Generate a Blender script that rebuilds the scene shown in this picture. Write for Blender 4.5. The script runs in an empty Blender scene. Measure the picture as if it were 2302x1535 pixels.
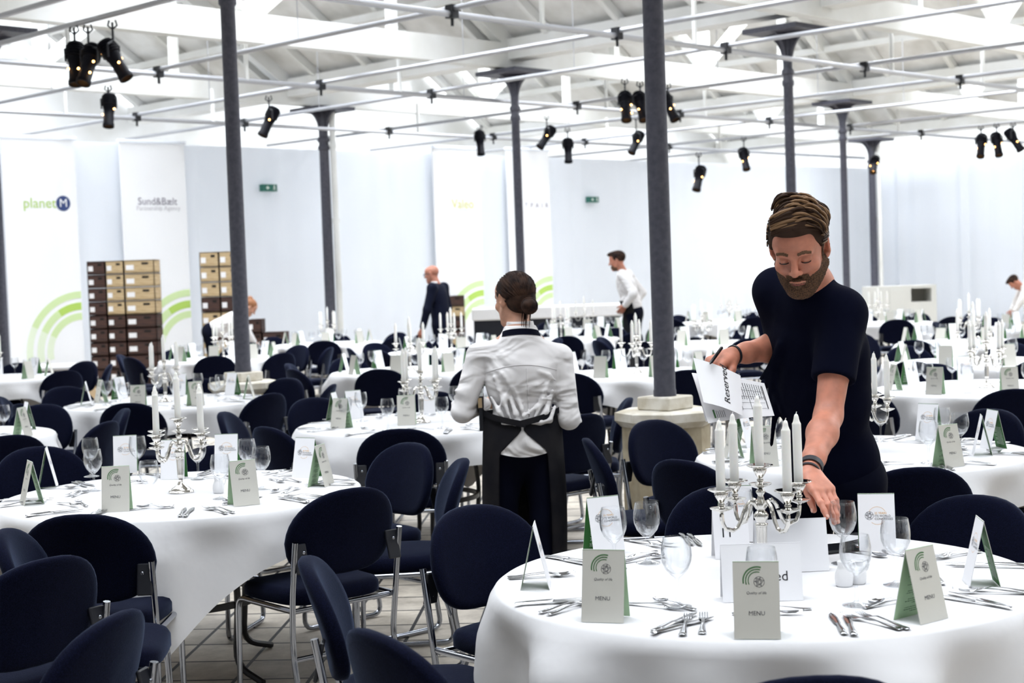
import bpy, bmesh, math, random
import numpy as np
from mathutils import Vector, Matrix, Euler
random.seed(7)
RNG = np.random.RandomState(5)
S = bpy.context.scene
COL = S.collection
PI = math.pi

# ------------------------------------------------------------------ camera
IMG_W, IMG_H, FPX = 2302.0, 1535.0, 3500.0
CAM_H = 1.61
PITCH, ROLL = math.atan(151.5 / FPX), 0.0355
C0 = Vector((0, 0, CAM_H))
FWD = Vector((0, math.cos(PITCH), -math.sin(PITCH)))
UP0 = Vector((0, math.sin(PITCH), math.cos(PITCH)))
RT0 = Vector((1, 0, 0))
RT = RT0 * math.cos(ROLL) - UP0 * math.sin(ROLL)
UP = RT0 * math.sin(ROLL) + UP0 * math.cos(ROLL)
cam_data = bpy.data.cameras.new('camera')
cam = bpy.data.objects.new('camera', cam_data)
COL.objects.link(cam)
M = Matrix.Identity(4)
for i in range(3):
    M[i][0], M[i][1], M[i][2], M[i][3] = RT[i], UP[i], -FWD[i], C0[i]
cam.matrix_world = M
cam_data.sensor_width = 36.0
cam_data.lens = 36.0 * FPX / IMG_W
cam_data.clip_end = 300
cam_data.dof.use_dof = True
cam_data.dof.focus_distance = 5.1
cam_data.dof.aperture_fstop = 5.2
S.camera = cam

# ------------------------------------------------------------------ world, light, exposure
S.view_settings.view_transform = 'Standard'
S.view_settings.look = 'None'
S.view_settings.gamma = 1.0
S.view_settings.use_curve_mapping = False
S.view_settings.exposure = 0.62
S.cycles.max_bounces = 7
S.cycles.diffuse_bounces = 3
S.cycles.glossy_bounces = 3
S.cycles.transmission_bounces = 4
S.cycles.transparent_max_bounces = 16
S.cycles.caustics_reflective = False
S.cycles.caustics_refractive = False
S.cycles.sample_clamp_indirect = 6.0
S.cycles.use_adaptive_sampling = True
S.cycles.adaptive_threshold = 0.03
w = bpy.data.worlds.new('overcast_sky')
S.world = w
w.use_nodes = True
w.node_tree.nodes['Background'].inputs[0].default_value = (0.90, 0.95, 1.0, 1)
w.node_tree.nodes['Background'].inputs[1].default_value = 0.17

# building axes: columns stand on a grid turned 44 degrees from the view
EQ = Vector((0.695, 0.719, 0))
EP = Vector((-0.719, 0.695, 0))
def pq(p, q, z=0.0):
    v = EP * p + EQ * q
    return Vector((v.x, v.y, z))
ROTQ = math.atan2(EQ.y, EQ.x)

def area_light(name, loc, sx, sy, power, rot, color=(1, 1, 1)):
    l = bpy.data.lights.new(name, 'AREA')
    l.shape = 'RECTANGLE'; l.size = sx; l.size_y = sy; l.energy = power; l.color = color
    o = bpy.data.objects.new(name, l)
    o.location = loc; o.rotation_euler = rot
    COL.objects.link(o)
    return o
# daylight coming down through the skylights on each ridge of the roof
for k, q in enumerate((2.6, 12.0, 21.4, 30.8)):
    c = pq(8.0, q, 9.6)
    area_light('skylight_daylight', c, 5.2, 34.0, (3900, 7400, 7600, 7200)[k], (0, 0, ROTQ), (0.93, 0.96, 1.0))

# daylight from the windows behind the white drapes
for c, L, rz in (((-0.7, 32.9, 2.1), 27.0, math.atan2(18.2, 19.7)), ((14.0, 38.6, 2.1), 10.0, math.atan2(-.719, .695))):
    area_light('window_daylight', Vector(c) , L, 4.0, 7.0 * L, (PI / 2, 0, rz), (0.95, 0.97, 1.0))

# ------------------------------------------------------------------ image -> place
def ray(x, y):
    return FWD * FPX + RT * (x - IMG_W / 2) - UP * (y - IMG_H / 2)
def at(x, y, d):
    r = ray(x, y); return C0 + r * (d / r.y)
def onz(x, y, z):
    r = ray(x, y); return C0 + r * ((z - CAM_H) / r.z)
def px(v):
    v = Vector(v) - C0; k = FPX / v.dot(FWD)
    return (IMG_W / 2 + v.dot(RT) * k, IMG_H / 2 - v.dot(UP) * k)

# ------------------------------------------------------------------ materials
MATS = {}

def mat(name, color, rough=0.6, metal=0.0, **kw):
    if name in MATS: return MATS[name]
    m = bpy.data.materials.new(name); m.use_nodes = True
    b = m.node_tree.nodes['Principled BSDF']
    b.inputs['Base Color'].default_value = (*color, 1)
    b.inputs['Roughness'].default_value = rough
    b.inputs['Metallic'].default_value = metal
    for k, v in kw.items():
        key = {'sheen': 'Sheen Weight', 'sheen_rough': 'Sheen Roughness', 'sheen_tint': 'Sheen Tint', 'coat': 'Coat Weight', 'spec': 'Specular IOR Level',
               'sss': 'Subsurface Weight', 'sss_r': 'Subsurface Radius', 'sss_s': 'Subsurface Scale', 'emit': 'Emission Color', 'emit_s': 'Emission Strength',
               'trans': 'Transmission Weight', 'ior': 'IOR'}[k]
        b.inputs[key].default_value = v
    MATS[name] = m
    return m
def nodes(m):
    return m.node_tree.nodes, m.node_tree.links, m.node_tree.nodes['Principled BSDF']
def noise_color(m, c1, c2, scale, detail=3.0, lo=0.35, hi=0.65, coord='Object', stretch=(1, 1, 1)):
    n, l, b = nodes(m)
    tc = n.new('ShaderNodeTexCoord'); mp = n.new('ShaderNodeMapping'); mp.inputs['Scale'].default_value = stretch
    nz = n.new('ShaderNodeTexNoise'); nz.inputs['Scale'].default_value = scale; nz.inputs['Detail'].default_value = detail
    cr = n.new('ShaderNodeValToRGB')
    cr.color_ramp.elements[0].position = lo; cr.color_ramp.elements[1].position = hi
    cr.color_ramp.elements[0].color = (*c1, 1); cr.color_ramp.elements[1].color = (*c2, 1)
    l.new(tc.outputs[coord], mp.inputs[0]); l.new(mp.outputs[0], nz.inputs['Vector'])
    l.new(nz.outputs[0], cr.inputs[0]); l.new(cr.outputs[0], b.inputs['Base Color'])
    return nz, cr
def bump(m, scale, strength, dist=0.002, detail=2.0, stretch=(1, 1, 1), coord='Object'):
    n, l, b = nodes(m)
    tc = n.new('ShaderNodeTexCoord'); mp = n.new('ShaderNodeMapping'); mp.inputs['Scale'].default_value = stretch
    nz = n.new('ShaderNodeTexNoise'); nz.inputs['Scale'].default_value = scale; nz.inputs['Detail'].default_value = detail
    bp = n.new('ShaderNodeBump'); bp.inputs['Strength'].default_value = strength; bp.inputs['Distance'].default_value = dist
    l.new(tc.outputs[coord], mp.inputs[0]); l.new(mp.outputs[0], nz.inputs['Vector'])
    l.new(nz.outputs[0], bp.inputs['Height'])
    if b.inputs['Normal'].is_linked:
        l.new(b.inputs['Normal'].links[0].from_socket, bp.inputs['Normal'])
    l.new(bp.outputs[0], b.inputs['Normal'])

fabric = mat('chair_fabric', (0.004, 0.006, 0.016), 0.95, sheen=0.16, sheen_rough=0.3, sheen_tint=(0.45, 0.6, 1.0, 1), spec=0.1)
noise_color(fabric, (0.0003, 0.0009, 0.0065), (0.0028, 0.0046, 0.0190), 420.0, 2.0, 0.42, 0.62)
bump(fabric, 300, 0.5, 0.002)
chrome = mat('chrome_tube', (0.36, 0.38, 0.43), 0.13, 1.0)
black_metal = mat('black_plate', (0.008, 0.009, 0.014), 0.45)
linen = mat('white_linen', (0.70, 0.70, 0.715), 0.9, spec=0.15)
bump(linen, 7, 0.25, 0.02, 3.0); bump(linen, 600, 0.15, 0.0006)
silver = mat('polished_silver', (0.66, 0.64, 0.60), 0.09, 1.0)
steel = mat('cutlery_steel', (0.42, 0.43, 0.45), 0.12, 1.0)
wax = mat('white_wax', (0.86, 0.85, 0.81), 0.45, sss=0.25, sss_r=(0.02, 0.015, 0.01))
paper = mat('white_card', (0.86, 0.86, 0.88), 0.7, spec=0.2)
menu_paper = mat('menu_card_grey_beige', (0.60, 0.59, 0.54), 0.75, spec=0.2)
green_paper = mat('card_dark_green', (0.035, 0.17, 0.035), 0.6)
pale_green = mat('card_pale_green', (0.52, 0.72, 0.47), 0.65)
ink = mat('black_ink', (0.012, 0.012, 0.016), 0.7)
grey_ink = mat('grey_ink', (0.06, 0.06, 0.075), 0.7)
gold_ink = mat('orange_ink', (0.75, 0.38, 0.06), 0.6)
green_ink = mat('green_ink', (0.055, 0.17, 0.055), 0.6)
white_ink = mat('white_ink', (0.8, 0.85, 0.8), 0.6)
ceramic = mat('white_ceramic', (0.84, 0.84, 0.85), 0.2, coat=0.5)
# thin blown glass: clear head-on, mirror-like towards the rims
glass = bpy.data.materials.new('clear_glass'); glass.use_nodes = True
def _glass():
    n, l = glass.node_tree.nodes, glass.node_tree.links
    n.remove(n['Principled BSDF'])
    t = n.new('ShaderNodeBsdfTransparent'); t.inputs[0].default_value = (0.97, 0.98, 0.985, 1)
    g = n.new('ShaderNodeBsdfGlossy'); g.inputs['Roughness'].default_value = 0.03; g.inputs[0].default_value = (1, 1, 1, 1)
    lw = n.new('ShaderNodeLayerWeight'); lw.inputs[0].default_value = 0.38
    mul = n.new('ShaderNodeMath'); mul.operation = 'MULTIPLY_ADD'; mul.inputs[1].default_value = 0.95; mul.inputs[2].default_value = 0.025
    mx = n.new('ShaderNodeMixShader')
    pw = n.new('ShaderNodeMath'); pw.operation = 'POWER'; pw.inputs[1].default_value = 2.0
    # light crossing the wall at a slant passes through more glass
    p3 = n.new('ShaderNodeMath'); p3.operation = 'POWER'; p3.inputs[1].default_value = 2.6
    cm = n.new('ShaderNodeMix'); cm.data_type = 'RGBA'; cm.inputs[6].default_value = (0.98, 0.985, 0.99, 1); cm.inputs[7].default_value = (0.30, 0.33, 0.37, 1)
    l.new(lw.outputs['Facing'], p3.inputs[0]); l.new(p3.outputs[0], cm.inputs[0]); l.new(cm.outputs[2], t.inputs[0])
    l.new(lw.outputs['Facing'], pw.inputs[0]); l.new(pw.outputs[0], mul.inputs[0]); l.new(mul.outputs[0], mx.inputs[0]); l.new(t.outputs[0], mx.inputs[1]); l.new(g.outputs[0], mx.inputs[2])
    l.new(mx.outputs[0], n['Material Output'].inputs[0])
_glass()

# ------------------------------------------------------------------ mesh builder
class MB:
    """collects shapes, then links them as ONE mesh object"""
    def __init__(s): s.v = []; s.f = []; s.m = []; s.mats = []; s.cur = 0
    def use(s, m):
        if m not in s.mats: s.mats.append(m)
        s.cur = s.mats.index(m); return s
    def add(s, verts, faces):
        o = len(s.v); s.v += [tuple(v) for v in verts]
        for f in faces: s.f.append(tuple(i + o for i in f)); s.m.append(s.cur)
        return s
    def box(s, c, size, R=None):
        c = Vector(c); x, y, z = (k / 2 for k in size)
        vs = [Vector((a * x, b * y, d * z)) for a in (-1, 1) for b in (-1, 1) for d in (-1, 1)]
        if R is not None: vs = [R @ v for v in vs]
        return s.add([c + v for v in vs], [(0, 1, 3, 2), (4, 6, 7, 5), (0, 4, 5, 1), (2, 3, 7, 6), (0, 2, 6, 4), (1, 5, 7, 3)])
    def rbox(s, c, size, r=0.01, R=None):
        """box with rounded upright and chamfered level edges"""
        c = Vector(c); hx, hy, hz = (k / 2 for k in size)
        rings = []
        for zz, ins in ((-hz, r * .6), (-hz + r * .6, 0), (hz - r * .6, 0), (hz, r * .6)):
            ring = []
            for sx, sy, a0 in ((1, 1, 0), (-1, 1, 90), (-1, -1, 180), (1, -1, 270)):
                for k in range(4):
                    a = math.radians(a0 + k * 30)
                    v = Vector((sx * (hx - r) + (r - ins) * math.cos(a), sy * (hy - r) + (r - ins) * math.sin(a), zz))
                    ring.append(c + (R @ v if R is not None else v))
            rings.append(ring)
        return s.loft(rings, True, True)
    def loft(s, rings, cap0=False, cap1=False, closed=True):
        n = len(rings[0]); vs = [p for r in rings for p in r]; fs = []
        for i in range(len(rings) - 1):
            for j in range(n if closed else n - 1):
                k = (j + 1) % n
                fs.append((i * n + j, i * n + k, (i + 1) * n + k, (i + 1) * n + j))
        if cap0: fs.append(tuple(reversed(range(n))))
        if cap1: fs.append(tuple((len(rings) - 1) * n + j for j in range(n)))
        return s.add(vs, fs)
    def tube(s, pts, r, seg=8, cap=True):
        pts = [Vector(p) for p in pts]; n = len(pts)
        rr = [r] * n if not isinstance(r, (list, tuple)) else r
        rings = []; up = None
        for i, p in enumerate(pts):
            t = (pts[min(i + 1, n - 1)] - pts[max(i - 1, 0)])
            if t.length < 1e-9: t = Vector((0, 0, 1))
            t.normalize()
            if up is None:
                up = Vector((0, 0, 1)) if abs(t.z) < 0.9 else Vector((1, 0, 0))
            a = t.cross(up)
            if a.length < 1e-6: a = t.orthogonal()
            a.normalize(); b = a.cross(t); up = b.copy()
            rings.append([p + (a * math.cos(2 * PI * k / seg) + b * math.sin(2 * PI * k / seg)) * rr[i] for k in range(seg)])
        return s.loft(rings, cap, cap)
    def lathe(s, prof, seg=24, c=(0, 0, 0), cap0=False, cap1=False, axis=None):
        c = Vector(c); rings = []
        for r, z in prof:
            ring = [Vector((r * math.cos(2 * PI * k / seg), r * math.sin(2 * PI * k / seg), z)) for k in range(seg)]
            if axis is not None: ring = [axis @ v for v in ring]
            rings.append([c + v for v in ring])
        return s.loft(rings, cap0, cap1)
    def ball(s, c, r, seg=12, rings=8, sc=(1, 1, 1)):
        c = Vector(c); R = []
        for i in range(rings + 1):
            a = -PI / 2 + PI * i / rings; q = max(math.cos(a), 1e-3)
            R.append([c + Vector((r * sc[0] * q * math.cos(2 * PI * k / seg), r * sc[1] * q * math.sin(2 * PI * k / seg), r * sc[2] * math.sin(a))) for k in range(seg)])
        return s.loft(R, True, True)
    def poly(s, pts): return s.add(pts, [tuple(range(len(pts)))])
    def slab(s, pts, nrm, t):
        """extrudes a planar outline by t along nrm"""
        n = len(pts); nrm = Vector(nrm); a = [Vector(p) for p in pts]; b = [p + nrm * t for p in a]
        fs = [tuple(reversed(range(n))), tuple(range(n, 2 * n))] + [(i, (i + 1) % n, n + (i + 1) % n, n + i) for i in range(n)]
        return s.add(a + b, fs)
    def xf(s, M):
        s.v = [tuple(M @ Vector(v)) for v in s.v]; return s
    def mesh(s, name, smooth=True, angle=40):
        me = bpy.data.meshes.new(name); me.from_pydata(s.v, [], s.f)
        for m in s.mats: me.materials.append(m)
        if len(s.mats) > 1: me.polygons.foreach_set('material_index', s.m)
        bm = bmesh.new(); bm.from_mesh(me); bmesh.ops.recalc_face_normals(bm, faces=bm.faces)
        if smooth:
            ca = math.radians(angle)
            for f in bm.faces: f.smooth = True
            for e in bm.edges:
                if len(e.link_faces) == 2 and e.calc_face_angle(0) > ca: e.smooth = False
        bm.to_mesh(me); bm.free(); me.update()
        return me
    def build(s, name, m=None, parent=None, smooth=True, angle=40):
        if m is not None and not s.mats: s.use(m)
        return link(name, s.mesh(name, smooth, angle), parent)
def link(name, me, parent=None):
    o = bpy.data.objects.new(name, me); COL.objects.link(o)
    if parent is not None: o.parent = parent
    return o
def empty(name, loc=(0, 0, 0), rz=0.0):
    o = bpy.data.objects.new(name, None); COL.objects.link(o)
    o.location = loc; o.rotation_euler = (0, 0, rz); o.empty_display_size = 0.1
    return o
def tag(o, label=None, cat=None, group=None, kind=None):
    if label: o['label'] = label
    if cat: o['category'] = cat
    if group: o['group'] = group
    if kind: o['kind'] = kind
    return o
KIDS = {}
def copy_tree(o, parent=None, kids=None):
    c = o.copy(); COL.objects.link(c)
    if parent is not None: c.parent = parent
    if o not in KIDS: KIDS[o] = list(o.children)
    for ch in KIDS[o]: copy_tree(ch, c)
    return c
def struct(o): o['kind'] = 'structure'; return o

_dg = None
def text_mesh(body, size, m, align='CENTER', shear=0.0, extrude=0.0, spacing=1.0):
    cu = bpy.data.curves.new('lettering', 'FONT'); cu.body = body; cu.size = size; cu.align_x = align; cu.align_y = 'CENTER'
    cu.shear = shear; cu.extrude = extrude; cu.space_character = spacing; cu.resolution_u = 3
    o = bpy.data.objects.new('lettering', cu); COL.objects.link(o)
    dg = bpy.context.evaluated_depsgraph_get(); dg.update()
    me = bpy.data.meshes.new_from_object(o.evaluated_get(dg))
    vs = [Vector(v.co) for v in me.vertices]; fs = [tuple(p.vertices) for p in me.polygons]
    bpy.data.objects.remove(o); bpy.data.curves.remove(cu); bpy.data.meshes.remove(me)
    return vs, fs
def text_on(mb, m, body, size, f, **kw):
    """adds lettering to mb; f maps flat (x, y) to a point in space"""
    vs, fs = text_mesh(body, size, m, **kw)
    mb.use(m); mb.add([f(v.x, v.y) for v in vs], fs); return mb
# ------------------------------------------------------------------ the hall
roof_white = mat('roof_white_paint', (0.78, 0.79, 0.78), 0.8)
noise_color(roof_white, (0.66, 0.66, 0.63), (0.80, 0.81, 0.81), 0.9, 4.0)
board_white = mat('roof_boards', (0.60, 0.60, 0.58), 0.85)
noise_color(board_white, (0.58, 0.57, 0.54), (0.80, 0.80, 0.79), 1.6, 5.0, 0.3, 0.6)
drape_white = mat('white_drape', (0.86, 0.88, 0.92), 0.9, spec=0.1)
def _drape():
    n, l, b = nodes(drape_white)
    t = n.new('ShaderNodeBsdfTranslucent'); t.inputs[0].default_value = (0.88, 0.91, 0.96, 1)
    mx = n.new('ShaderNodeMixShader'); mx.inputs[0].default_value = 0.5
    l.new(b.outputs[0], mx.inputs[1]); l.new(t.outputs[0], mx.inputs[2]); l.new(mx.outputs[0], n['Material Output'].inputs[0])
_drape()
alu = mat('aluminium_tube', (0.42, 0.43, 0.46), 0.38, 0.75)
iron = mat('grey_cast_iron', (0.052, 0.054, 0.064), 0.55)
noise_color(iron, (0.040, 0.041, 0.060), (0.062, 0.062, 0.082), 30.0, 4.0)
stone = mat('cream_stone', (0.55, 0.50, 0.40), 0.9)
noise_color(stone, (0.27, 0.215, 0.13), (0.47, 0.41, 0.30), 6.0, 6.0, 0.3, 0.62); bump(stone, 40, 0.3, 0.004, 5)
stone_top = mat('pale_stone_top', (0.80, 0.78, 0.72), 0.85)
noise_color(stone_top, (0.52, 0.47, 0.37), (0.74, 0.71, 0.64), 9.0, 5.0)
lamp_black = mat('lamp_black', (0.0018, 0.002, 0.005), 0.6, spec=0.12)
glow = mat('warm_lamp_glow', (0.9, 0.5, 0.2), 0.5, emit=(1.0, 0.50, 0.16, 1), emit_s=7.0)
teal_plug = mat('teal_connector', (0.02, 0.20, 0.20), 0.5)

# floor: square stone flags with dark joints
flag = mat('stone_flags', (0.5, 0.48, 0.45), 0.62, spec=0.4)
def _floor():
    n, l, b = nodes(flag)
    tc = n.new('ShaderNodeTexCoord'); mp = n.new('ShaderNodeMapping'); mp.inputs['Rotation'].default_value = (0, 0, 0.06)
    br = n.new('ShaderNodeTexBrick'); br.offset = 0.0; br.squash = 1.0
    br.inputs['Scale'].default_value = 1.0; br.inputs['Brick Width'].default_value = 0.31; br.inputs['Row Height'].default_value = 0.31
    br.inputs['Mortar Size'].default_value = 0.009; br.inputs['Mortar Smooth'].default_value = 0.2; br.inputs['Bias'].default_value = 0.0
    br.inputs['Color1'].default_value = (0.66, 0.60, 0.51, 1); br.inputs['Color2'].default_value = (0.48, 0.44, 0.385, 1); br.inputs['Mortar'].default_value = (0.02, 0.02, 0.024, 1)
    nz = n.new('ShaderNodeTexNoise'); nz.inputs['Scale'].default_value = 5.0; nz.inputs['Detail'].default_value = 8.0; nz.inputs['Roughness'].default_value = 0.7
    mx = n.new('ShaderNodeMix'); mx.data_type = 'RGBA'; mx.blend_type = 'MULTIPLY'; mx.inputs[0].default_value = 0.75
    cr = n.new('ShaderNodeValToRGB'); cr.color_ramp.elements[0].position = 0.33; cr.color_ramp.elements[1].position = 0.62
    cr.color_ramp.elements[0].color = (0.45, 0.43, 0.41, 1); cr.color_ramp.elements[1].color = (1, 1, 1, 1)
    l.new(tc.outputs['Object'], mp.inputs[0]); l.new(mp.outputs[0], br.inputs['Vector']); l.new(tc.outputs['Object'], nz.inputs['Vector'])
    l.new(nz.outputs[0], cr.inputs[0]); l.new(br.outputs['Color'], mx.inputs[6]); l.new(cr.outputs[0], mx.inputs[7])
    l.new(mx.outputs[2], b.inputs['Base Color'])
    bp = n.new('ShaderNodeBump'); bp.inputs['Strength'].default_value = 0.5; bp.inputs['Distance'].default_value = 0.006; bp.invert = True
    l.new(br.outputs['Fac'], bp.inputs['Height']); l.new(bp.outputs[0], b.inputs['Normal'])
_floor()
mb = MB().use(flag)
a, b_, c, d = pq(-12, -9), pq(-12, 40), pq(26, 40), pq(26, -9)
mb.slab([a, b_, c, d], (0, 0, -1), 0.1)
struct(mb.build('floor', smooth=False))

# outer walls far behind the partitions
WH = 5.4
def wall(name, p0, p1, h, t, m, z0=0.0):
    p0, p1 = Vector(p0), Vector(p1)
    dv = (p1 - p0).normalized(); nn = Vector((-dv.y, dv.x, 0))
    mb = MB().use(m)
    mb.slab([p0 + Vector((0, 0, z0)), p1 + Vector((0, 0, z0)), p1 + Vector((0, 0, h)), p0 + Vector((0, 0, h))], nn, t)
    return struct(mb.build(name, smooth=False))
wall('wall_back', pq(26, 40), pq(26, -9), 8.6, -0.2, roof_white)
wall('wall_right', pq(26, 40), pq(-12, 40), 8.6, 0.2, roof_white)

# roof: four ridged bays, glazed above, boarded below
QV = [-2.05, 7.3, 16.65, 26.0, 35.35]
ZV, ZR = 5.05, 8.2
P0, P1 = -11.5, 25.9
GF = 0.42                                  # boarded share of every slope
boards, wn = MB().use(board_white), 0
for i in range(4):
    qa, qb = QV[i], QV[i + 1]; qm = (qa + qb) / 2
    for s, qv in ((1, qa), (-1, qb)):
        q1 = qv + (qm - qv) * GF; z1 = ZV + (ZR - ZV) * GF
        nrm = Vector((0, 0, 1))
        boards.slab([pq(P0, qv, ZV), pq(P1, qv, ZV), pq(P1, q1, z1), pq(P0, q1, z1)], nrm, 0.06)
        # glazing of this slope: one sheet of wired glass with its bars
        wn += 1
        g = MB().use(glass)
        g.slab([pq(P0, q1, z1 + .02), pq(P1, q1, z1 + .02), pq(P1, qm, ZR + .02), pq(P0, qm, ZR + .02)], nrm, 0.012)
        wo = struct(g.build('window_%d' % wn, smooth=False))
        bars = MB().use(roof_white)
        k = P0
        while k < P1:
            bars.slab([pq(k, q1, z1 - .05), pq(k + .06, q1, z1 - .05), pq(k + .06, qm, ZR - .05), pq(k, qm, ZR - .05)], nrm, 0.06); k += 0.78
        for f in (0.0, 0.5, 1.0):
            qq, zz = q1 + (qm - q1) * f, z1 + (ZR - z1) * f
            bars.slab([pq(P0, qq - .05, zz - .07), pq(P1, qq - .05, zz - .07), pq(P1, qq + .05, zz - .07), pq(P0, qq + .05, zz - .07)], nrm, 0.1)
        bars.build('glazing_bars', smooth=False, parent=wo)
struct(boards.build('ceiling', smooth=False))
tn = 0
raft = MB().use(roof_white)
for i in range(4):
    qa, qb = QV[i], QV[i + 1]; qm = (qa + qb) / 2
    for qv in (qa, qb):
        k = P0 + .3
        while k < P1:
            q1 = qv + (qm - qv) * .98; z1 = ZV + (ZR - ZV) * .98
            raft.slab([pq(k, qv, ZV - .16), pq(k + .09, qv, ZV - .16), pq(k + .09, q1, z1 - .16), pq(k, q1, z1 - .16)], (0, 0, 1), 0.15); k += 1.31
        for f in (0.22, 0.44, 0.72):
            qq, zz = qv + (qm - qv) * f, ZV + (ZR - ZV) * f
            raft.slab([pq(P0, qq - .06, zz - .26), pq(P1, qq - .06, zz - .26), pq(P1, qq + .06, zz - .26), pq(P0, qq + .06, zz - .26)], (0, 0, 1), 0.11)
raft_o = struct(raft.build('trim_1', smooth=False))
tn = 1
PK = [0.2, 5.4, 10.6, 15.9, 21.1]
def beam(mb, a, b, wd, ht):
    """timber from a to b, wd wide, ht deep below the line"""
    a, b = Vector(a), Vector(b); dv = (b - a).normalized()
    sd = dv.cross(Vector((0, 0, 1)));  sd = sd.normalized() if sd.length > 1e-4 else EP.copy()
    dn = dv.cross(sd).normalized()
    if dn.z > 0: dn = -dn
    o = sd * wd / 2
    mb.slab([a - o, b - o, b + o, a + o], dn, ht)
for p in PK:
    for i in range(4):
        qa, qb = QV[i], QV[i + 1]; qm = (qa + qb) / 2
        t = MB().use(roof_white)
        beam(t, pq(p, qa, 4.97), pq(p, qb, 4.97), 0.2, 0.36)
        t.box(pq(p, qm, 6.5), (0.16, 0.16, 3.2), Matrix.Rotation(ROTQ, 3, 'Z'))
        for qv in (qa, qb):
            s = 1 if qv == qa else -1
            beam(t, pq(p, qv, ZV + .05), pq(p, qm, ZR - .05), 0.16, 0.26)
            beam(t, pq(p, qm, 5.05), pq(p, qv + (qm - qv) * .55, ZV + (ZR - ZV) * .55 - .1), 0.13, 0.16)
            t.box(pq(p, qv + (qm - qv) * .5, 5.7), (0.12, 0.12, 1.6), Matrix.Rotation(ROTQ, 3, 'Z'))
        tn += 1
        struct(t.build('trim_%d' % tn, smooth=False))
for q in QV:
    t = MB().use(roof_white)
    beam(t, pq(P0, q, 5.03), pq(P1, q, 5.03), 0.34, 0.30)
    tn += 1
    struct(t.build('trim_%d' % tn, smooth=False))

# white drape partition along the far side, and the one closing the right end
WL0, WL1 = Vector((-9.9, 22.8, 0)), Vector((9.8, 41.0, 0))
WDIR = (WL1 - WL0).normalized(); WN = Vector((WDIR.y, -WDIR.x, 0))     # towards the tables
def onplane(x, y, P, N):
    r = ray(x, y); return C0 + r * ((Vector(P) - C0).dot(N) / r.dot(N))
def drape(name, a, b, h, nrm, amp=0.035, step=0.45, seed=1):
    rr = random.Random(seed)
    a, b = Vector(a), Vector(b); L = (b - a).length; dv = (b - a) / L
    n = int(L / step) * 4
    mb = MB().use(drape_white)
    rows = []
    for zz in (0.0, h * .5, h):
        rows.append([])
    offs = [amp * (0.5 + 0.5 * math.sin(i * PI / 2 + rr.uniform(-.6, .6))) * rr.choice((0.15, .35, .6, 1.0)) for i in range(n + 1)]
    for i in range(n + 1):
        p = a + dv * (L * i / n) + nrm * offs[i]
        for r_, zz in zip(rows, (0.0, h * .5, h)): r_.append(p + Vector((0, 0, zz)))
    back = [[q - nrm * (0.03) for q in r_] for r_ in rows]
    mb.loft(rows, closed=False); mb.loft(back, closed=False)
    mb.loft([rows[2], back[2]], closed=False)
    return struct(mb.build(name, angle=60))
drape('wall_left', WL0, WL1, 4.02, WN, seed=3)
RW1 = WL1 + Vector((0.695, -0.719, 0)) * 9.5
drape('wall_front', WL1, RW1, 4.05, Vector((-0.719, -0.695, 0)), amp=0.10, seed=8)

# ------------------------------------------------------------------ banners on the partition
teal_exit = mat('exit_green', (0.004, 0.075, 0.055), 0.4, emit=(0.004, 0.12, 0.09, 1), emit_s=0.2)
lime = mat('print_lime', (0.42, 0.62, 0.12), 0.7); lime2 = mat('print_lime_pale', (0.60, 0.75, 0.40), 0.7); lime3 = mat('print_lime_faint', (0.74, 0.83, 0.66), 0.7)
print_blue = mat('print_blue', (0.02, 0.045, 0.16), 0.6); print_olive = mat('print_olive', (0.42, 0.50, 0.08), 0.6)
print_grey = mat('print_grey', (0.22, 0.20, 0.26), 0.6); print_pale = mat('print_pale_grey', (0.55, 0.54, 0.58), 0.6); print_yellow = mat('print_yellow', (0.70, 0.68, 0.20), 0.6)
banner_white = mat('banner_white', (0.87, 0.885, 0.92), 0.75)
BOFF = WN * 0.16
def wpt(x, y, off=0.16): return onplane(x, y, WL0 + WN * off, WN)
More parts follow.
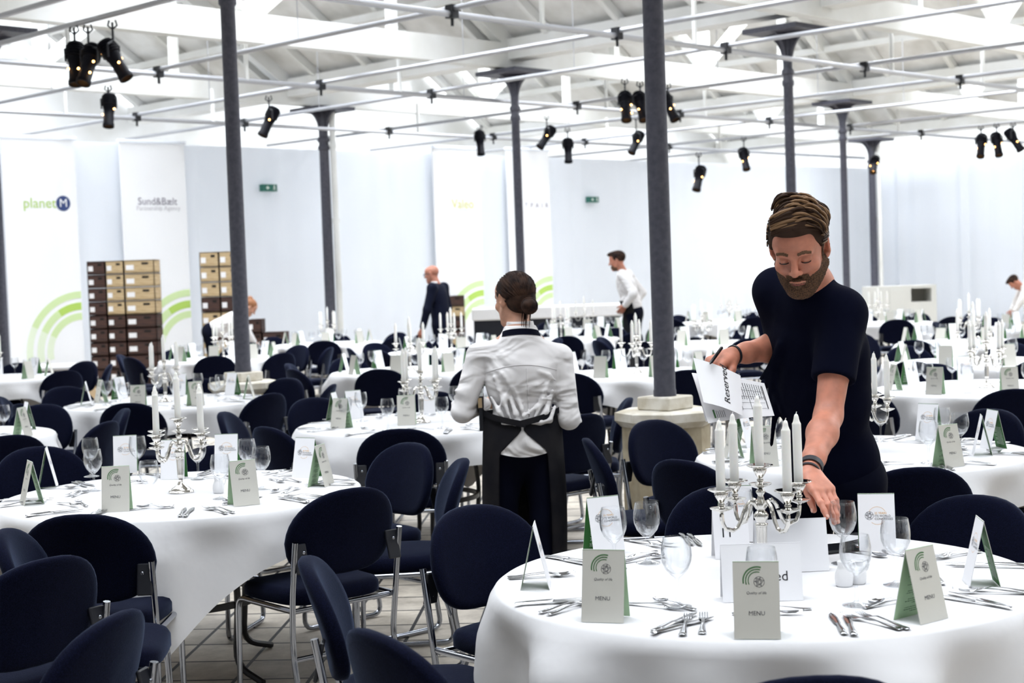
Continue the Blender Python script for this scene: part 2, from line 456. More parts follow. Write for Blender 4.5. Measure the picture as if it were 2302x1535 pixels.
def banner(x0, x1, ytop, label, arcs=None, lines=()):
    a, b = wpt(x0, 700), wpt(x1, 700); top = wpt((x0 + x1) / 2, ytop).z
    a.z = b.z = 0; L = (b - a).length
    root = empty('banner', (a.x, a.y, 0))
    tag(root, label, 'banner', 'printed banners on the white partition')
    o3 = Vector((a.x, a.y, 0))
    def loc(u, z, e=0.0): return WDIR * u + WN * e + Vector((0, 0, z))
    mb = MB().use(banner_white)
    mb.slab([loc(0, .02), loc(L, .02), loc(L, top), loc(0, top)], -WN, 0.02)
    mb.build('cloth_panel', smooth=False, parent=root)
    MB().use(drape_white).tube([loc(-.03, top + .02), loc(L + .03, top + .02)], 0.03).build('top_rail', parent=root)
    if arcs:
        cz = wpt(x1, arcs[0]).z; sc = arcs[1]
        for ri, (r0, r1) in enumerate(((.98, .87), (.80, .68), (.63, .52))):
            ab = MB(); ns = 16
            mats_ = (lime, lime, lime2, lime2, lime3)
            for j in range(ns):
                t0, t1 = math.radians(90 + 100 * j / ns), math.radians(90 + 100 * (j + 1) / ns)
                ab.use((lime if ri == 1 else lime2) if j < 5 else lime2 if j < 10 else lime3)
                P_ = lambda r, t: loc(L - .01 + r * sc * math.cos(t), cz + r * sc * math.sin(t), 0.004)
                if P_(r0, t1).dot(WDIR) < 0.02: continue
                ab.slab([P_(r0, t0), P_(r0, t1), P_(r1, t1), P_(r1, t0)], -WN, 0.003)
            ab.build('green_arc', smooth=False, parent=root)
    for body, xa, xb, y, m, kind in lines:
        pa, pb = wpt(xa, y), wpt(xb, y); wd = (pb - pa).length; u0 = (pa - o3).dot(WDIR)
        lb = MB().use(m)
        if kind == 'disc':
            cu = u0 + wd / 2; r = wd / 2
            lb.slab([loc(cu + r * math.cos(t * PI / 12), pa.z + r * math.sin(t * PI / 12), .004) for t in range(24)], -WN, .003)
            text_on(lb, banner_white, body, r * 1.5, lambda px_, py_: loc(cu + px_, pa.z + py_, .0075))
            lb.build('emblem', smooth=False, parent=root); continue
        vs, fs = text_mesh(body, 1.0, m, align='LEFT')
        x_min = min(v.x for v in vs); x_max = max(v.x for v in vs); k = wd / (x_max - x_min)
        lb.add([loc(u0 + (v.x - x_min) * k, pa.z + v.y * k, .006) for v in vs], fs)
        lb.build('lettering', smooth=False, parent=root)
    return root
banner(20, 185, 312, 'white banner with green lettering and blue round emblem above green arcs', (790, 1.0),
       (('planet', 53, 126, 457, lime, 't'), ('M', 126, 158, 457, print_blue, 'disc')))
banner(285, 430, 322, 'white banner with two grey text lines, between the crate stacks', (785, 1.05),
       (('Sund&Bælt', 310, 398, 453, print_grey, 't'), ('Partnership Agency', 307, 405, 468, print_pale, 't')))
banner(985, 1090, 334, 'white banner with yellow lettering behind the man in the suit', (745, 1.05),
       (('Valeo', 1015, 1064, 459, print_yellow, 't'), ('Smart technology', 1018, 1050, 472, print_pale, 't')))
banner(1150, 1245, 338, 'white banner with dark dotted lettering behind the waitress', (725, 1.0),
       (('A  T  P  A  I  R', 1166, 1232, 462, print_grey, 't'),))

def exit_sign(x0, x1, y0, y1, label, off=0.12, flip=False):
    a, b = wpt(x0, (y0 + y1) / 2, off), wpt(x1, (y0 + y1) / 2, off); h = wpt(x0, y0, off).z - wpt(x0, y1, off).z
    root = empty('exit_sign', (a.x, a.y, a.z - h / 2)); tag(root, label, 'sign', 'green exit signs')
    L = (b - a).length
    def loc(u, z, e=0.0): return WDIR * u + WN * e + Vector((0, 0, z))
    MB().use(teal_exit).slab([loc(0, 0, .03), loc(L, 0, .03), loc(L, h, .03), loc(0, h, .03)], -WN, .1).build('panel', smooth=False, parent=root)
    p = MB().use(white_ink)
    s = h
    cx = L * .36
    p.slab([loc(cx - .30 * s, .5 * s, .036), loc(cx, .78 * s, .036), loc(cx, .6 * s, .036), loc(cx + .22 * s, .6 * s, .036), loc(cx + .22 * s, .4 * s, .036), loc(cx, .4 * s, .036), loc(cx, .22 * s, .036)], -WN, .004)
    p.build('arrow', smooth=False, parent=root)
    r = MB().use(white_ink); rx = L * .80
    r.slab([loc(rx + .09 * s * math.cos(t), .82 * s + .09 * s * math.sin(t), .036) for t in [k * PI / 5 for k in range(10)]], -WN, .004)
    for (a0, b0, a1, b1, ww) in ((0, .7, -.04, .42, .13), (-.04, .42, .14, .28, .08), (.14, .28, .10, .10, .07), (-.04, .42, -.2, .2, .08), (0, .66, .2, .5, .06), (0, .66, -.2, .56, .06)):
        r.tube([loc(rx + a0 * s, b0 * s, .036), loc(rx + a1 * s, b1 * s, .036)], ww * s * .5, 6)
    r.build('pictogram', smooth=False, parent=root)
exit_sign(588, 621, 414, 430, 'green exit sign with white arrow, between the left grey columns')
exit_sign(1322, 1344, 442, 455, 'small green exit sign left of the thick grey column')

# ------------------------------------------------------------------ columns
def column(x, d, foot, label, r=0.058, stone_base=False, pipe=False):
    b0 = at(x, 700, d)
    # slide along the upright so that the foot is where it stands
    root = empty('column', (b0.x, b0.y, 0), ROTQ)
    tag(root, label, 'column', 'grey cast iron columns')
    s = MB().use(iron)
    s.lathe([(r * 1.12, foot), (r * 1.12, foot + .03), (r * 1.06, foot + .04), (r * 1.04, 2.2), (r * .98, 3.85), (r * 1.22, 3.87), (r * 1.22, 3.92), (r * 1.0, 3.94), (r * 1.0, 3.99), (r * 1.3, 4.01), (r * 1.3, 4.05), (r * .95, 4.08), (r * .95, 4.55)], 20, cap0=True, cap1=True)
    s.build('shaft', parent=root)
    c = MB().use(iron)
    for k in range(4):
        R = Matrix.Rotation(k * PI / 2, 3, 'Z')
        prof = [(r * .9, 4.12)] + [(r * .9 + .30 * (1 - math.cos(t * PI / 12)), 4.12 + .40 * math.sin(t * PI / 12)) for t in range(1, 7)]
        pts = [R @ Vector((a, .02, z)) for a, z in prof] + [R @ Vector((r * .5, .02, 4.52)), R @ Vector((r * .5, .02, 4.12))]
        c.slab(pts, R @ Vector((0, -1, 0)), .04)
    c.box((0, 0, 4.55), (.80, .80, .06))
    c.build('capital', parent=root, smooth=False)
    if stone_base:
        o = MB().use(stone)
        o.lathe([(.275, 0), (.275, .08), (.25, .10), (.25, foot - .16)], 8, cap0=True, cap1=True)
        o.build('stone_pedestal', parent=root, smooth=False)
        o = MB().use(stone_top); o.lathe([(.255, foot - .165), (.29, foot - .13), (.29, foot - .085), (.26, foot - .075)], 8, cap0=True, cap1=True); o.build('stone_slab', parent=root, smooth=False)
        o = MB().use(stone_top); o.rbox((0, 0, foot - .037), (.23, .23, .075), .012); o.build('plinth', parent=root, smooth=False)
    if pipe:
        u = Vector((math.cos(-ROTQ), math.sin(-ROTQ), 0)) * (r + .075) + Vector((0, 0, 0))
        pm = MB().use(roof_white); pm.tube([u, u + Vector((0, 0, 4.5))], .055, 10)
        for z in (.5, 2.6, 3.9): pm.tube([u + Vector((0, 0, z)), u + Vector((0, 0, z + .08))], .07, 10)
        tag(pm.build('drain_pipe', parent=root), 'pale drain pipe')
    return root
column(1489, 8.8, .89, 'thick grey column on a stone pedestal, left of the man in black', stone_base=True)
column(541, 12.7, .89, 'grey column on a stone pedestal between the left tables', r=0.06, stone_base=True)
column(1174, 23.0, 0.0, 'thin grey column rising behind the waitress', r=0.062)
column(1786, 19.8, 0.0, 'grey column rising above the head of the man in black', r=0.062)
column(743, 27.0, 0.0, 'far grey column with pale pipe beside it, left of the suited man', r=0.085, pipe=True)
column(1905, 29.0, 0.0, 'far grey column just right of the man in black', r=0.062)
column(1968, 38.0, 0.0, 'farthest grey column with a lit spotlight near its top', r=0.085, pipe=True)
column(4, 17.8, 0.0, 'grey column cut by the left picture edge', r=0.06)
# ------------------------------------------------------------------ lighting grid of tubes under the roof
GZ = 4.22
grid = empty('lighting_grid', pq(10, 15, GZ))
tag(grid, 'grid of aluminium tubes with black clamps hung below the white roof', 'lighting grid')
G0 = pq(10, 15, GZ)
QL = [7.4, 8.2, 10.7, 13.2, 15.2, 18.3, 20.9, 23.5, 26.2, 28.9]
PL = [5.7, 11.0, 16.1, 20.5]
for q in QL:
    MB().use(alu).tube([pq(-4, q, GZ) - G0, pq(24, q, GZ) - G0], 0.028, 8).build('tube', parent=grid)
for p in PL:
    MB().use(alu).tube([pq(p, 1, GZ - .055) - G0, pq(p, 34, GZ - .055) - G0], 0.032, 8).build('tube', parent=grid)
rr = random.Random(4)
nclamp = 0
for q in QL:
    for p in PL:
        if nclamp >= 40: break
        nclamp += 1
        o = pq(p, q, GZ - .03) - G0
        m_ = MB().use(black_metal); Rq = Matrix.Rotation(ROTQ, 3, 'Z')
        m_.box(o, (.09, .10, .13), Rq); m_.tube([o + Vector((0, 0, -.05)), o + Vector((0, 0, -.14))], .018, 6)
        m_.tube([o + Vector((-.05, 0, .03)), o + Vector((.07, .02, .05))], .012, 6)
        m_.build('clamp', parent=grid, smooth=False)
for p in PL:
    for q in (9.5, 12.0, 14.6, 19.0, 21.6, 24.2, 28.0):
        MB().use(roof_white).tube([pq(p, q, GZ - .05) - G0, pq(p, q, 4.7) - G0], .03, 6).build('hanger', parent=grid)
for q in QL[2:8]:
    for p in (8.0, 13.4, 18.6):
        MB().use(alu).tube([pq(p, q, GZ) - G0, pq(p, q, 5.3) - G0], .006, 5).build('wire', parent=grid)

# ------------------------------------------------------------------ stage spotlights
def make_spot(dz_up, axis, lit, root):
    """lamp hung at the root: hook and yoke above, barrel pointing along axis"""
    ax = Vector(axis).normalized(); R = ax.to_track_quat('Z', 'Y').to_matrix()
    hk = MB().use(black_metal)
    hk.tube([(0, 0, dz_up), (0, 0, .16)], .012, 6)
    hk.tube([(0.03, 0, dz_up + .02), (.045, 0, dz_up - .03), (0, 0, dz_up - .07), (-.045, 0, dz_up - .03), (-.03, 0, dz_up + .02)], .01, 6)
    hk.build('hook_clamp', parent=root)
    side = ax.cross(Vector((0, 0, 1)));  side = side.normalized() if side.length > .05 else Vector((1, 0, 0))
    y = MB().use(black_metal)
    y.tube([side * .095, side * .10 + Vector((0, 0, .12)), Vector((0, 0, .17)), -side * .10 + Vector((0, 0, .12)), -side * .095], .011, 6)
    y.build('yoke', parent=root)
    b = MB().use(lamp_black)
    b.lathe([(.03, -.20), (.075, -.19), (.085, -.17), (.085, -.04), (.078, -.035), (.078, .0), (.07, .01), (.062, .1), (.066, .105), (.066, .2), (.074, .21), (.074, .25)], 14, axis=R, cap0=True, cap1=False)
    b.lathe([(.074, .25), (.06, .25), (.055, .15)], 14, axis=R, cap1=True)
    for k in range(5):
        b.lathe([(.088, -.165 + k * .028), (.097, -.16 + k * .028), (.097, -.155 + k * .028), (.088, -.15 + k * .028)], 14, axis=R)
    b.build('barrel', parent=root, angle=50)
    if lit:
        for k in range(lit):
            g = MB().use(glow)
            a = k * 2.1 + .4
            g.ball(R @ Vector((.082 * math.cos(a), .082 * math.sin(a), (.02, .10, -.1, .15)[k % 4])), .012, 8, 6)
            g.build('lamp_glow', parent=root)
        MB().use(glow).lathe([(.05, .16), (.02, .165)], 12, axis=R, cap1=True).build('lens', parent=root)
def spot(x, y, ypipe, d, axis, lit, label, group='black stage spotlights'):
    c = at(x, y, d); up = at(x, ypipe, d).z - c.z
    root = empty('stage_spotlight', c); tag(root, label, 'spotlight', group)
    make_spot(up, axis, lit, root)
SPOTS = [
    (170, 138, 62, 15.5, (.05, -.3, -1), 3, 'left lamp of the three black spotlights clustered at top left'),
    (201, 140, 60, 15.4, (-.2, -.5, -1), 4, 'middle lamp of the three black spotlights clustered at top left'),
    (256, 130, 50, 15.3, (.6, -.2, -1), 3, 'tilted right lamp of the three spotlights clustered at top left'),
    (245, 244, 195, 20.0, (.0, -.3, -1), 2, 'single hanging spotlight left of the dark left column'),
    (606, 270, 218, 21.7, (-.45, -.3, -1), 1, 'tilted spotlight hanging right of the dark left column'),
    (1079, 318, 285, 27.6, (.05, -.2, -1), 0, 'unlit upright spotlight left of the column behind the waitress'),
    (1230, 306, 262, 27.0, (-.7, -.3, -1), 1, 'tilted spotlight right of the column behind the waitress'),
    (1277, 335, 290, 28.0, (0, -.2, -1), 0, 'unlit hanging spotlight at the end of the tall banner'),
    (1406, 236, 180, 21.3, (.0, -.5, -1), 4, 'left lamp of the lit spotlight cluster behind the thick column'),
    (1440, 236, 186, 21.4, (.15, -.5, -1), 3, 'middle lamp of the lit spotlight cluster behind the thick column'),
    (1502, 236, 190, 21.4, (.4, -.4, -1), 3, 'lit spotlight just right of the thick column'),
    (1431, 318, 262, 27.5, (-.5, -.4, -1), 1, 'tilted spotlight below the lit cluster by the thick column'),
    (1572, 398, 345, 26.0, (-.3, -.4, -1), 2, 'low spotlight hanging right of the thick column, against the drape'),
    (1673, 355, 310, 28.5, (.1, -.5, -1), 3, 'lit spotlight hanging left of the column above the man'),
    (1966, 368, 330, 33.0, (-.3, -.6, -.8), 3, 'lit spotlight clamped to the farthest grey column'),
    (2206, 325, 285, 27.0, (-.25, -.5, -1), 3, 'left lamp of the three spotlights at the right picture edge'),
    (2241, 322, 280, 27.0, (.0, -.5, -1), 3, 'middle lamp of the three spotlights at the right picture edge'),
    (2278, 312, 278, 27.0, (.5, -.4, -1), 2, 'right lamp of the three spotlights at the right picture edge'),
]
for a in SPOTS: spot(*a)

# ------------------------------------------------------------------ crates stacked by the partition
wood_l = mat('pale_crate_wood', (0.50, 0.37, 0.20), 0.7)
noise_color(wood_l, (0.40, 0.28, 0.14), (0.56, 0.43, 0.26), 5.0, 5.0, coord='Object', stretch=(1, 1, 9))
wood_d = mat('dark_crate_wood', (0.05, 0.02, 0.013), 0.7)
noise_color(wood_d, (0.018, 0.009, 0.010), (0.075, 0.030, 0.018), 5.0, 5.0, stretch=(1, 1, 9))
hole_m = mat('hand_hole', (0.004, 0.003, 0.003), 0.9); sticker = mat('white_sticker', (0.8, 0.8, 0.82), 0.7)
def crate(loc, wd, dp, h, m, rz, label, group, sticker_at=-.3, hole_at=.2):
    root = empty('wooden_crate', loc, rz); tag(root, label, 'crate', group)
    b = MB().use(m)
    t = .012
    b.box((0, -dp / 2 + t / 2, h / 2), (wd, t, h - .006)); b.box((0, dp / 2 - t / 2, h / 2), (wd, t, h - .006))
    b.box((-wd / 2 + t / 2, 0, h / 2), (t, dp, h - .006)); b.box((wd / 2 - t / 2, 0, h / 2), (t, dp, h - .006)); b.box((0, 0, .012), (wd, dp, .012))
    b.box((0, 0, h - .012), (wd, dp, .012))
    b.build('crate_body', parent=root, smooth=False)
    MB().use(hole_m).rbox((wd * hole_at, -dp / 2 - .001, h * .72), (wd * .22, .006, h * .16), .002).build('hand_hole', parent=root, smooth=False)
    MB().use(sticker).box((wd * sticker_at, -dp / 2 - .002, h * .45), (wd * .26, .003, h * .36)).build('label_sticker', parent=root, smooth=False)
ORD = ['top', 'second', 'third', 'fourth', 'fifth', 'sixth', 'seventh', 'eighth', 'ninth', 'bottom']
def stack(x0, d, cols, rows, h, colname, group, light, rz=0.0):
    """cols: list of widths, from x0 to the right"""
    p = at(x0, 700, d); ax = Vector((math.cos(rz), math.sin(rz), 0)); u = 0.0
    for ci, wd in enumerate(cols):
        c = Vector((p.x, p.y, 0)) + ax * (u + wd / 2); u += wd + .004
        nr = rows[ci]
        for r in range(nr):
            m = wood_l if light(ci, r) else wood_d
            crate((c.x, c.y, (nr - 1 - r) * h), wd, .4, h, m, rz,
                  '%s crate, %s from top, %s' % ('pale' if m is wood_l else 'dark', ORD[r] if r else 'first', colname[ci]), group)
stack(208, 23.4, [.27, .27, .45], [10, 10, 10], .202, ['left column of the big stack', 'middle column of the big stack', 'right column of the big stack'],
      'crates in the big stack', lambda c, r: c > 0 and r in (0, 1, 2, 3))
stack(459, 24.6, [.30, .30], [9, 9], .236, ['left column of the stack by the grey column', 'right column of the stack by the grey column'],
      'crates in the stack behind the grey column', lambda c, r: r in (0, 1, 2, 4, 6))
stack(562, 24.4, [.20], [5], .21, ['short dark stack right of the grey column'], 'dark crates right of the grey column', lambda c, r: False)
stack(592, 24.4, [.36], [4], .21, ['lowest dark stack right of the grey column'], 'dark crates right of the grey column', lambda c, r: False)
stack(996, 30.5, [.42], [6], .205, ['small stack behind the suited man'], 'crates behind the suited man', lambda c, r: r in (1, 4))

# ------------------------------------------------------------------ furniture along the far side
skirt_m = mat('black_skirting', (0.004, 0.005, 0.010), 0.9)
def counter(x0, x1, d, ztop, zmid, dp, label):
    a, b = at(x0, 700, d), at(x1, 700, d); L = (b - a).length
    root = empty('bar_counter', (a.x, a.y, 0), math.atan2(b.y - a.y, b.x - a.x)); tag(root, label, 'counter')
    MB().use(linen).rbox((L / 2, dp / 2, (ztop + zmid) / 2), (L, dp, ztop - zmid), .03).build('white_cloth_top', parent=root)
    MB().use(skirt_m).box((L / 2, dp / 2, zmid / 2), (L - .06, dp - .06, zmid)).build('black_skirt', parent=root, smooth=False)
counter(1060, 1402, 27.0, 1.03, .82, .8, 'long bar counter with white top and black skirt behind the waitress')
counter(48, 172, 19.5, .66, .60, .7, 'low white topped sideboard by the left partition')
blue_box = mat('blue_plastic', (0.01, 0.03, 0.16), 0.5); card_box = mat('brown_cardboard', (0.42, 0.30, 0.17), 0.8)
for x, d, sz, m, lab in ((142, 18.8, (.34, .3, .34), blue_box, 'blue plastic box in front of the low sideboard'), (190, 19.2, (.17, .3, .62), card_box, 'brown cardboard box beside the low sideboard')):
    p = at(x, 800, d); root = empty('storage_box', (p.x, p.y, 0)); tag(root, lab, 'box')
    MB().use(m).rbox((0, 0, sz[2] / 2), sz, .01).build('box_body', parent=root, smooth=False)
    MB().use(m).rbox((0, 0, sz[2] + .012), (sz[0] + .02, sz[1] + .02, .024), .008).build('lid', parent=root, smooth=False)
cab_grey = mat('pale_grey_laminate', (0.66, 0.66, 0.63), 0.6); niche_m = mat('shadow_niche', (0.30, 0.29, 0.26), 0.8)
def cabinet(x0, x1, d, h, label):
    a, b = at(x0, 700, d), at(x1, 700, d); L = (b - a).length; dp = .5
    root = empty('cabinet', (a.x, a.y, 0)); tag(root, label, 'cabinet')
    c = MB().use(cab_grey); t = .03; n0, n1 = L * .63, L * .93
    c.box((n0 / 2, dp / 2, h / 2), (n0, dp, h)); c.box(((n1 + L) / 2, dp / 2, h / 2), (L - n1, dp, h))
    c.box(((n0 + n1) / 2, dp / 2, h - .03), (n1 - n0, dp, .06)); c.box(((n0 + n1) / 2, dp / 2, (h - .32) / 2), (n1 - n0, dp, h - .32))
    c.build('carcass', parent=root, smooth=False)
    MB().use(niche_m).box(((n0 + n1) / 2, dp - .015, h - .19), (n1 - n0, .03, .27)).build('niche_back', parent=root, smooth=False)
    for k in (.18, .42):
        MB().use(cab_grey).box((L * k, -.009, h * .5), (L * .2, .018, h * .86)).build('door', parent=root, smooth=False)
cabinet(1952, 2106, 30.0, 1.12, 'pale grey cabinet with an open niche by the right drape')
# ------------------------------------------------------------------ chair
def pad_outline(n=40, hw=.236, h=.335):
    """outline of the upholstered back: broad round top, narrower foot"""
    pts = []
    for k in range(n):
        a = 2 * PI * k / n
        c, s_ = math.cos(a), math.sin(a)
        if s_ >= 0:
            x = hw * (abs(c) ** (2 / 2.35)) * (1 if c >= 0 else -1); z = .42 * h + .58 * h * abs(s_) ** (2 / 2.2)
        else:
            e = 2 / 3.6
            x = (abs(c) ** e) * (1 if c >= 0 else -1); z = .42 * h - .42 * h * abs(s_) ** e
            x *= hw - .036 * (1 - z / (.42 * h)) ** 1.3
        pts.append((x, z))
    return pts
def make_back_mesh():
    mb = MB().use(fabric); ol = pad_outline(); h = .335; rings = []
    def put(x, z, y):
        # the pad is dished round the sitter and leans back
        yy = y + .9 * x * x - .25 * z
        return Vector((x, -.185 + yy - .015, .515 + z * .975))
    prof = [(-.014, .0), (-.019, .55), (-.0225, .85), (-.022, .95), (-.015, .993), (0, 1.0), (.012, .985), (.021, .93), (.024, .82), (.028, .5), (.03, .0)]
    cz = .44 * h
    for y, k in prof:
        kk = max(k, .02)
        rings.append([put(x * kk, cz + (z - cz) * kk, y) for x, z in ol])
    mb.loft(rings, True, True)
    return mb.mesh('backrest', angle=60)
def make_seat_mesh():
    mb = MB().use(fabric); rings = []
    for z, ins in ((.418, .03), (.412, .012), (.42, 0), (.452, 0), (.466, .008), (.474, .03), (.478, .08), (.479, .17)):
        ring = []
        for k in range(32):
            a = 2 * PI * k / 32; c, s_ = math.cos(a), math.sin(a); e = 2 / 4.5
            x = (.222 - ins) * abs(c) ** e * (1 if c > 0 else -1); y = (.215 - ins) * abs(s_) ** e * (1 if s_ > 0 else -1)
            ring.append(Vector((x * (1 - .07 * (-y / .215 if y < 0 else 0)), y + .01, z - .012 * max(0, (y - .12) / .1) ** 2)))
        rings.append(ring)
    mb.loft(rings, True, True)
    return mb.mesh('seat', angle=60)
def bend(pts, r=.04, n=4):
    """rounds the corners of a path"""
    pts = [Vector(p) for p in pts]; out = [pts[0]]
    for i in range(1, len(pts) - 1):
        a, b, c = pts[i - 1], pts[i], pts[i + 1]
        d1, d2 = (a - b), (c - b); q = min(r, d1.length * .45, d2.length * .45)
        p1, p2 = b + d1.normalized() * q, b + d2.normalized() * q
        for k in range(n + 1):
            t = k / n; out.append((1 - t) ** 2 * p1 + 2 * t * (1 - t) * b + t * t * p2)
    out.append(pts[-1]); return out
def side_path(s):
    return bend([(s * .232, -.252, .665), (s * .232, -.215, .44), (s * .225, -.195, .26), (s * .225, -.235, .014), (s * .225, .205, .014), (s * .225, .19, .405), (s * .225, -.205, .405)], .05, 5)
def make_side_mesh(s, seg=9): return MB().use(chrome).tube(side_path(s), .0115, seg).mesh('side_frame', angle=60)
def make_cross_mesh(y, z): return MB().use(chrome).tube([(-.225, y, z), (.225, y, z)], .0105, 8).mesh('crossbar', angle=60)
def make_bracket_mesh(s):
    b = MB().use(black_metal)
    b.rbox((s * .205, -.243, .60), (.055, .012, .11), .006, Matrix.Rotation(-.23, 3, 'X')); return b.mesh('bracket', smooth=False)
def make_screw_mesh(s, z):
    b = MB().use(chrome); b.ball((s * .20, -.2515 - (z - .6) * .23, z), .0065, 8, 4, (1, .5, 1)); return b.mesh('screw')
def chair_master(full):
    root = empty('banquet_chair'); tag(root, cat='chair')
    link('seat', SEAT_ME, root); link('backrest', BACK_ME, root)
    if full:
        for s in (-1, 1):
            link('side_frame', SIDE_ME[s], root)
            br = link('bracket', BRK_ME[s], root)
            for z in (.575, .625): link('screw', SCR_ME[(s, z)], br)
        for m in CROSS_ME: link('crossbar', m, root)
    else:
        link('frame', FRAME_ME, root)
    return root
SEAT_ME, BACK_ME = make_seat_mesh(), make_back_mesh()
SIDE_ME = {s: make_side_mesh(s) for s in (-1, 1)}
BRK_ME = {s: make_bracket_mesh(s) for s in (-1, 1)}
SCR_ME = {(s, z): make_screw_mesh(s, z) for s in (-1, 1) for z in (.575, .625)}
CROSS_ME = [make_cross_mesh(.16, .400), make_cross_mesh(-.19, .400), make_cross_mesh(-.19, .22)]
_f = MB().use(chrome)
for s in (-1, 1): _f.tube(side_path(s), .0115, 6)
for y, z in ((.16, .40), (-.19, .40), (-.19, .22)): _f.tube([(-.225, y, z), (.225, y, z)], .0105, 6)
_f.use(black_metal)
for s in (-1, 1): _f.box((s * .205, -.243, .60), (.055, .012, .11))
FRAME_ME = _f.mesh('frame', angle=60)
BACK_TOP = Vector((0, -.283, .842))            # middle of the top edge of the back
CHAIRS = []
_chair_src = {}
def chair(x, y, face, label, full=True, group='dark blue padded banquet chairs'):
    """x, y: where the top of the back stands; face: direction the sitter looks, degrees from +x"""
    if full not in _chair_src:
        o = _chair_src[full] = chair_master(full)
    else:
        o = copy_tree(_chair_src[full])
    a = math.radians(face)
    f = Vector((math.cos(a), math.sin(a), 0))
    o.location = Vector((x, y, 0)) - f * BACK_TOP.y
    o.rotation_euler = (0, 0, a - PI / 2)
    o['label'] = label; o['group'] = group
    CHAIRS.append((o.location.copy(), o)); return o
def chair_px(xp, ytop, face, label, full=True):
    p = onz(xp, ytop, BACK_TOP.z); return chair(p.x, p.y, face, label, full)

# ------------------------------------------------------------------ table and cloth
TR, TZ = .735, .75
table_leg = mat('black_table_steel', (0.01, 0.01, 0.014), 0.4); ply = mat('table_plywood', (0.45, 0.33, 0.2), 0.7)
def cloth_mesh(seed, corner, L=1.80, detail=1):
    """square cloth on a round top: flat inside, hanging in folds outside, long at the four corners"""
    rr = random.Random(seed); mb = MB().use(linen)
    na = 192 * detail; rows = []
    ph = [rr.uniform(0, 6.28) for _ in range(6)]
    rad = [0, .25, .5, .66, .715, .735, .745]
    nd = 10
    for i, r in enumerate(rad):
        rows.append([Vector((r * math.cos(2 * PI * k / na), r * math.sin(2 * PI * k / na), TZ - (.0 if r < .73 else .003 if r < .74 else .010) + .001 * math.sin(5 * r + 3 * k * 2 * PI / na + ph[0]))) for k in range(na)])
    for j in range(1, nd + 1):
        row = []
        for k in range(na):
            a = 2 * PI * k / na; b = a - corner
            m4 = max(abs(math.cos(b)), abs(math.sin(b)))
            reach = min(L / 2 / m4, L / 2 * 1.375) - TR            # hanging length here
            reach *= 1 + .02 * math.sin(3 * a + ph[1])
            s_ = j / nd * reach
            # folds: gathered near the corners, shallow along the straight edges
            cf = ((1 - m4) / (1 - .7071)) ** 1.3
            fold = math.cos(8 * b + PI) * .5 + .35 * math.sin(13 * a + ph[2]) + .25 * math.sin(21 * a + ph[3])
            dp = min(1, s_ / .13); dp = dp * dp * (3 - 2 * dp)
            big = math.sin(6 * a + ph[4]) * .5 + math.sin(11 * a + ph[5]) * .5
            out = .008 + (.012 + .062 * big) * dp + s_ * (.07 + .15 * fold * (.4 + .9 * cf)) + .02 * cf * math.sin(s_ * 5 + ph[4])
            ang = a + .05 * s_ * math.sin(9 * a + ph[5])
            R_ = .748 + out
            row.append(Vector((R_ * math.cos(ang), R_ * math.sin(ang), TZ - .012 - s_ * .985)))
        rows.append(row)
    mb.loft(rows)
    # thickness: a second skin just inside
    return mb.mesh('tablecloth', angle=70)
def table_master():
    root = empty('round_table'); tag(root, cat='table')
    MB().use(ply).lathe([(.01, .715), (.725, .715), (.728, .722), (.728, .738), (.722, .742), (.01, .742)], 48, cap0=True, cap1=True).build('tabletop', parent=root)
    for k in range(4):
        a = k * PI / 2 + .6; c, s_ = math.cos(a), math.sin(a)
        MB().use(table_leg).tube(bend([(c * .28, s_ * .28, .712), (c * .33, s_ * .33, .35), (c * .30, s_ * .30, .06), (c * .46, s_ * .46, .012)], .08, 4), .014, 8).build('leg', parent=root)
    MB().use(table_leg).lathe([(.325, .30), (.325, .325), (.305, .325), (.305, .30)], 32).build('leg_ring', parent=root)
    return root

# ------------------------------------------------------------------ menu tent card
CW, CH, CS = .106, .178, .040          # width, panel length, half spread at the foot
def tent_pts():
    hz = math.sqrt(CH * CH - CS * CS); return hz
HZ = tent_pts()
def face_pt(side, u, v, e=0.0):
    """u across -1..1 (as read from outside), v up 0..1 on the outer face; side -1: the MENU face looks to -y"""
    x = u * CW / 2 * (1 if side < 0 else -1)
    n = Vector((0, side * HZ, CS)).normalized()
    return Vector((x, side * CS * (1 - v), HZ * v)) + n * e
def card_panel(side, inner, outer):
    t = .0012; n = Vector((0, side * HZ, CS)).normalized()
    mb = MB().use(outer)
    c = [Vector((-CW / 2, side * CS, 0)), Vector((CW / 2, side * CS, 0)), Vector((CW / 2, 0, HZ)), Vector((-CW / 2, 0, HZ))]
    mb.add([p + n * .0002 for p in c], [(0, 1, 2, 3)])
    mb.use(inner); mb.add([p - n * t for p in c], [(3, 2, 1, 0)])
    mb.use(outer)
    for i in range(4):
        p, q = c[i], c[(i + 1) % 4]; mb.add([p + n * .0002, q + n * .0002, q - n * t, p - n * t], [(0, 1, 2, 3)])
    return mb
def rows_of_text(mb, m, side, rows, e, inner=True, seed=1, x0=-.75, x1=.75):
    rr = random.Random(seed); mb.use(m)
    for v, cov in rows:
        u = x0 + (x1 - x0) * (1 - cov) * .15
        end = x0 + (x1 - x0) * cov
        while u < end:
            w_ = rr.uniform(.05, .16); q = min(u + w_, end)
            mb.add([face_pt(side, u, v, e), face_pt(side, q, v, e), face_pt(side, q, v + .010, e), face_pt(side, u, v + .010, e)], [(0, 1, 2, 3)])
            u = q + .035
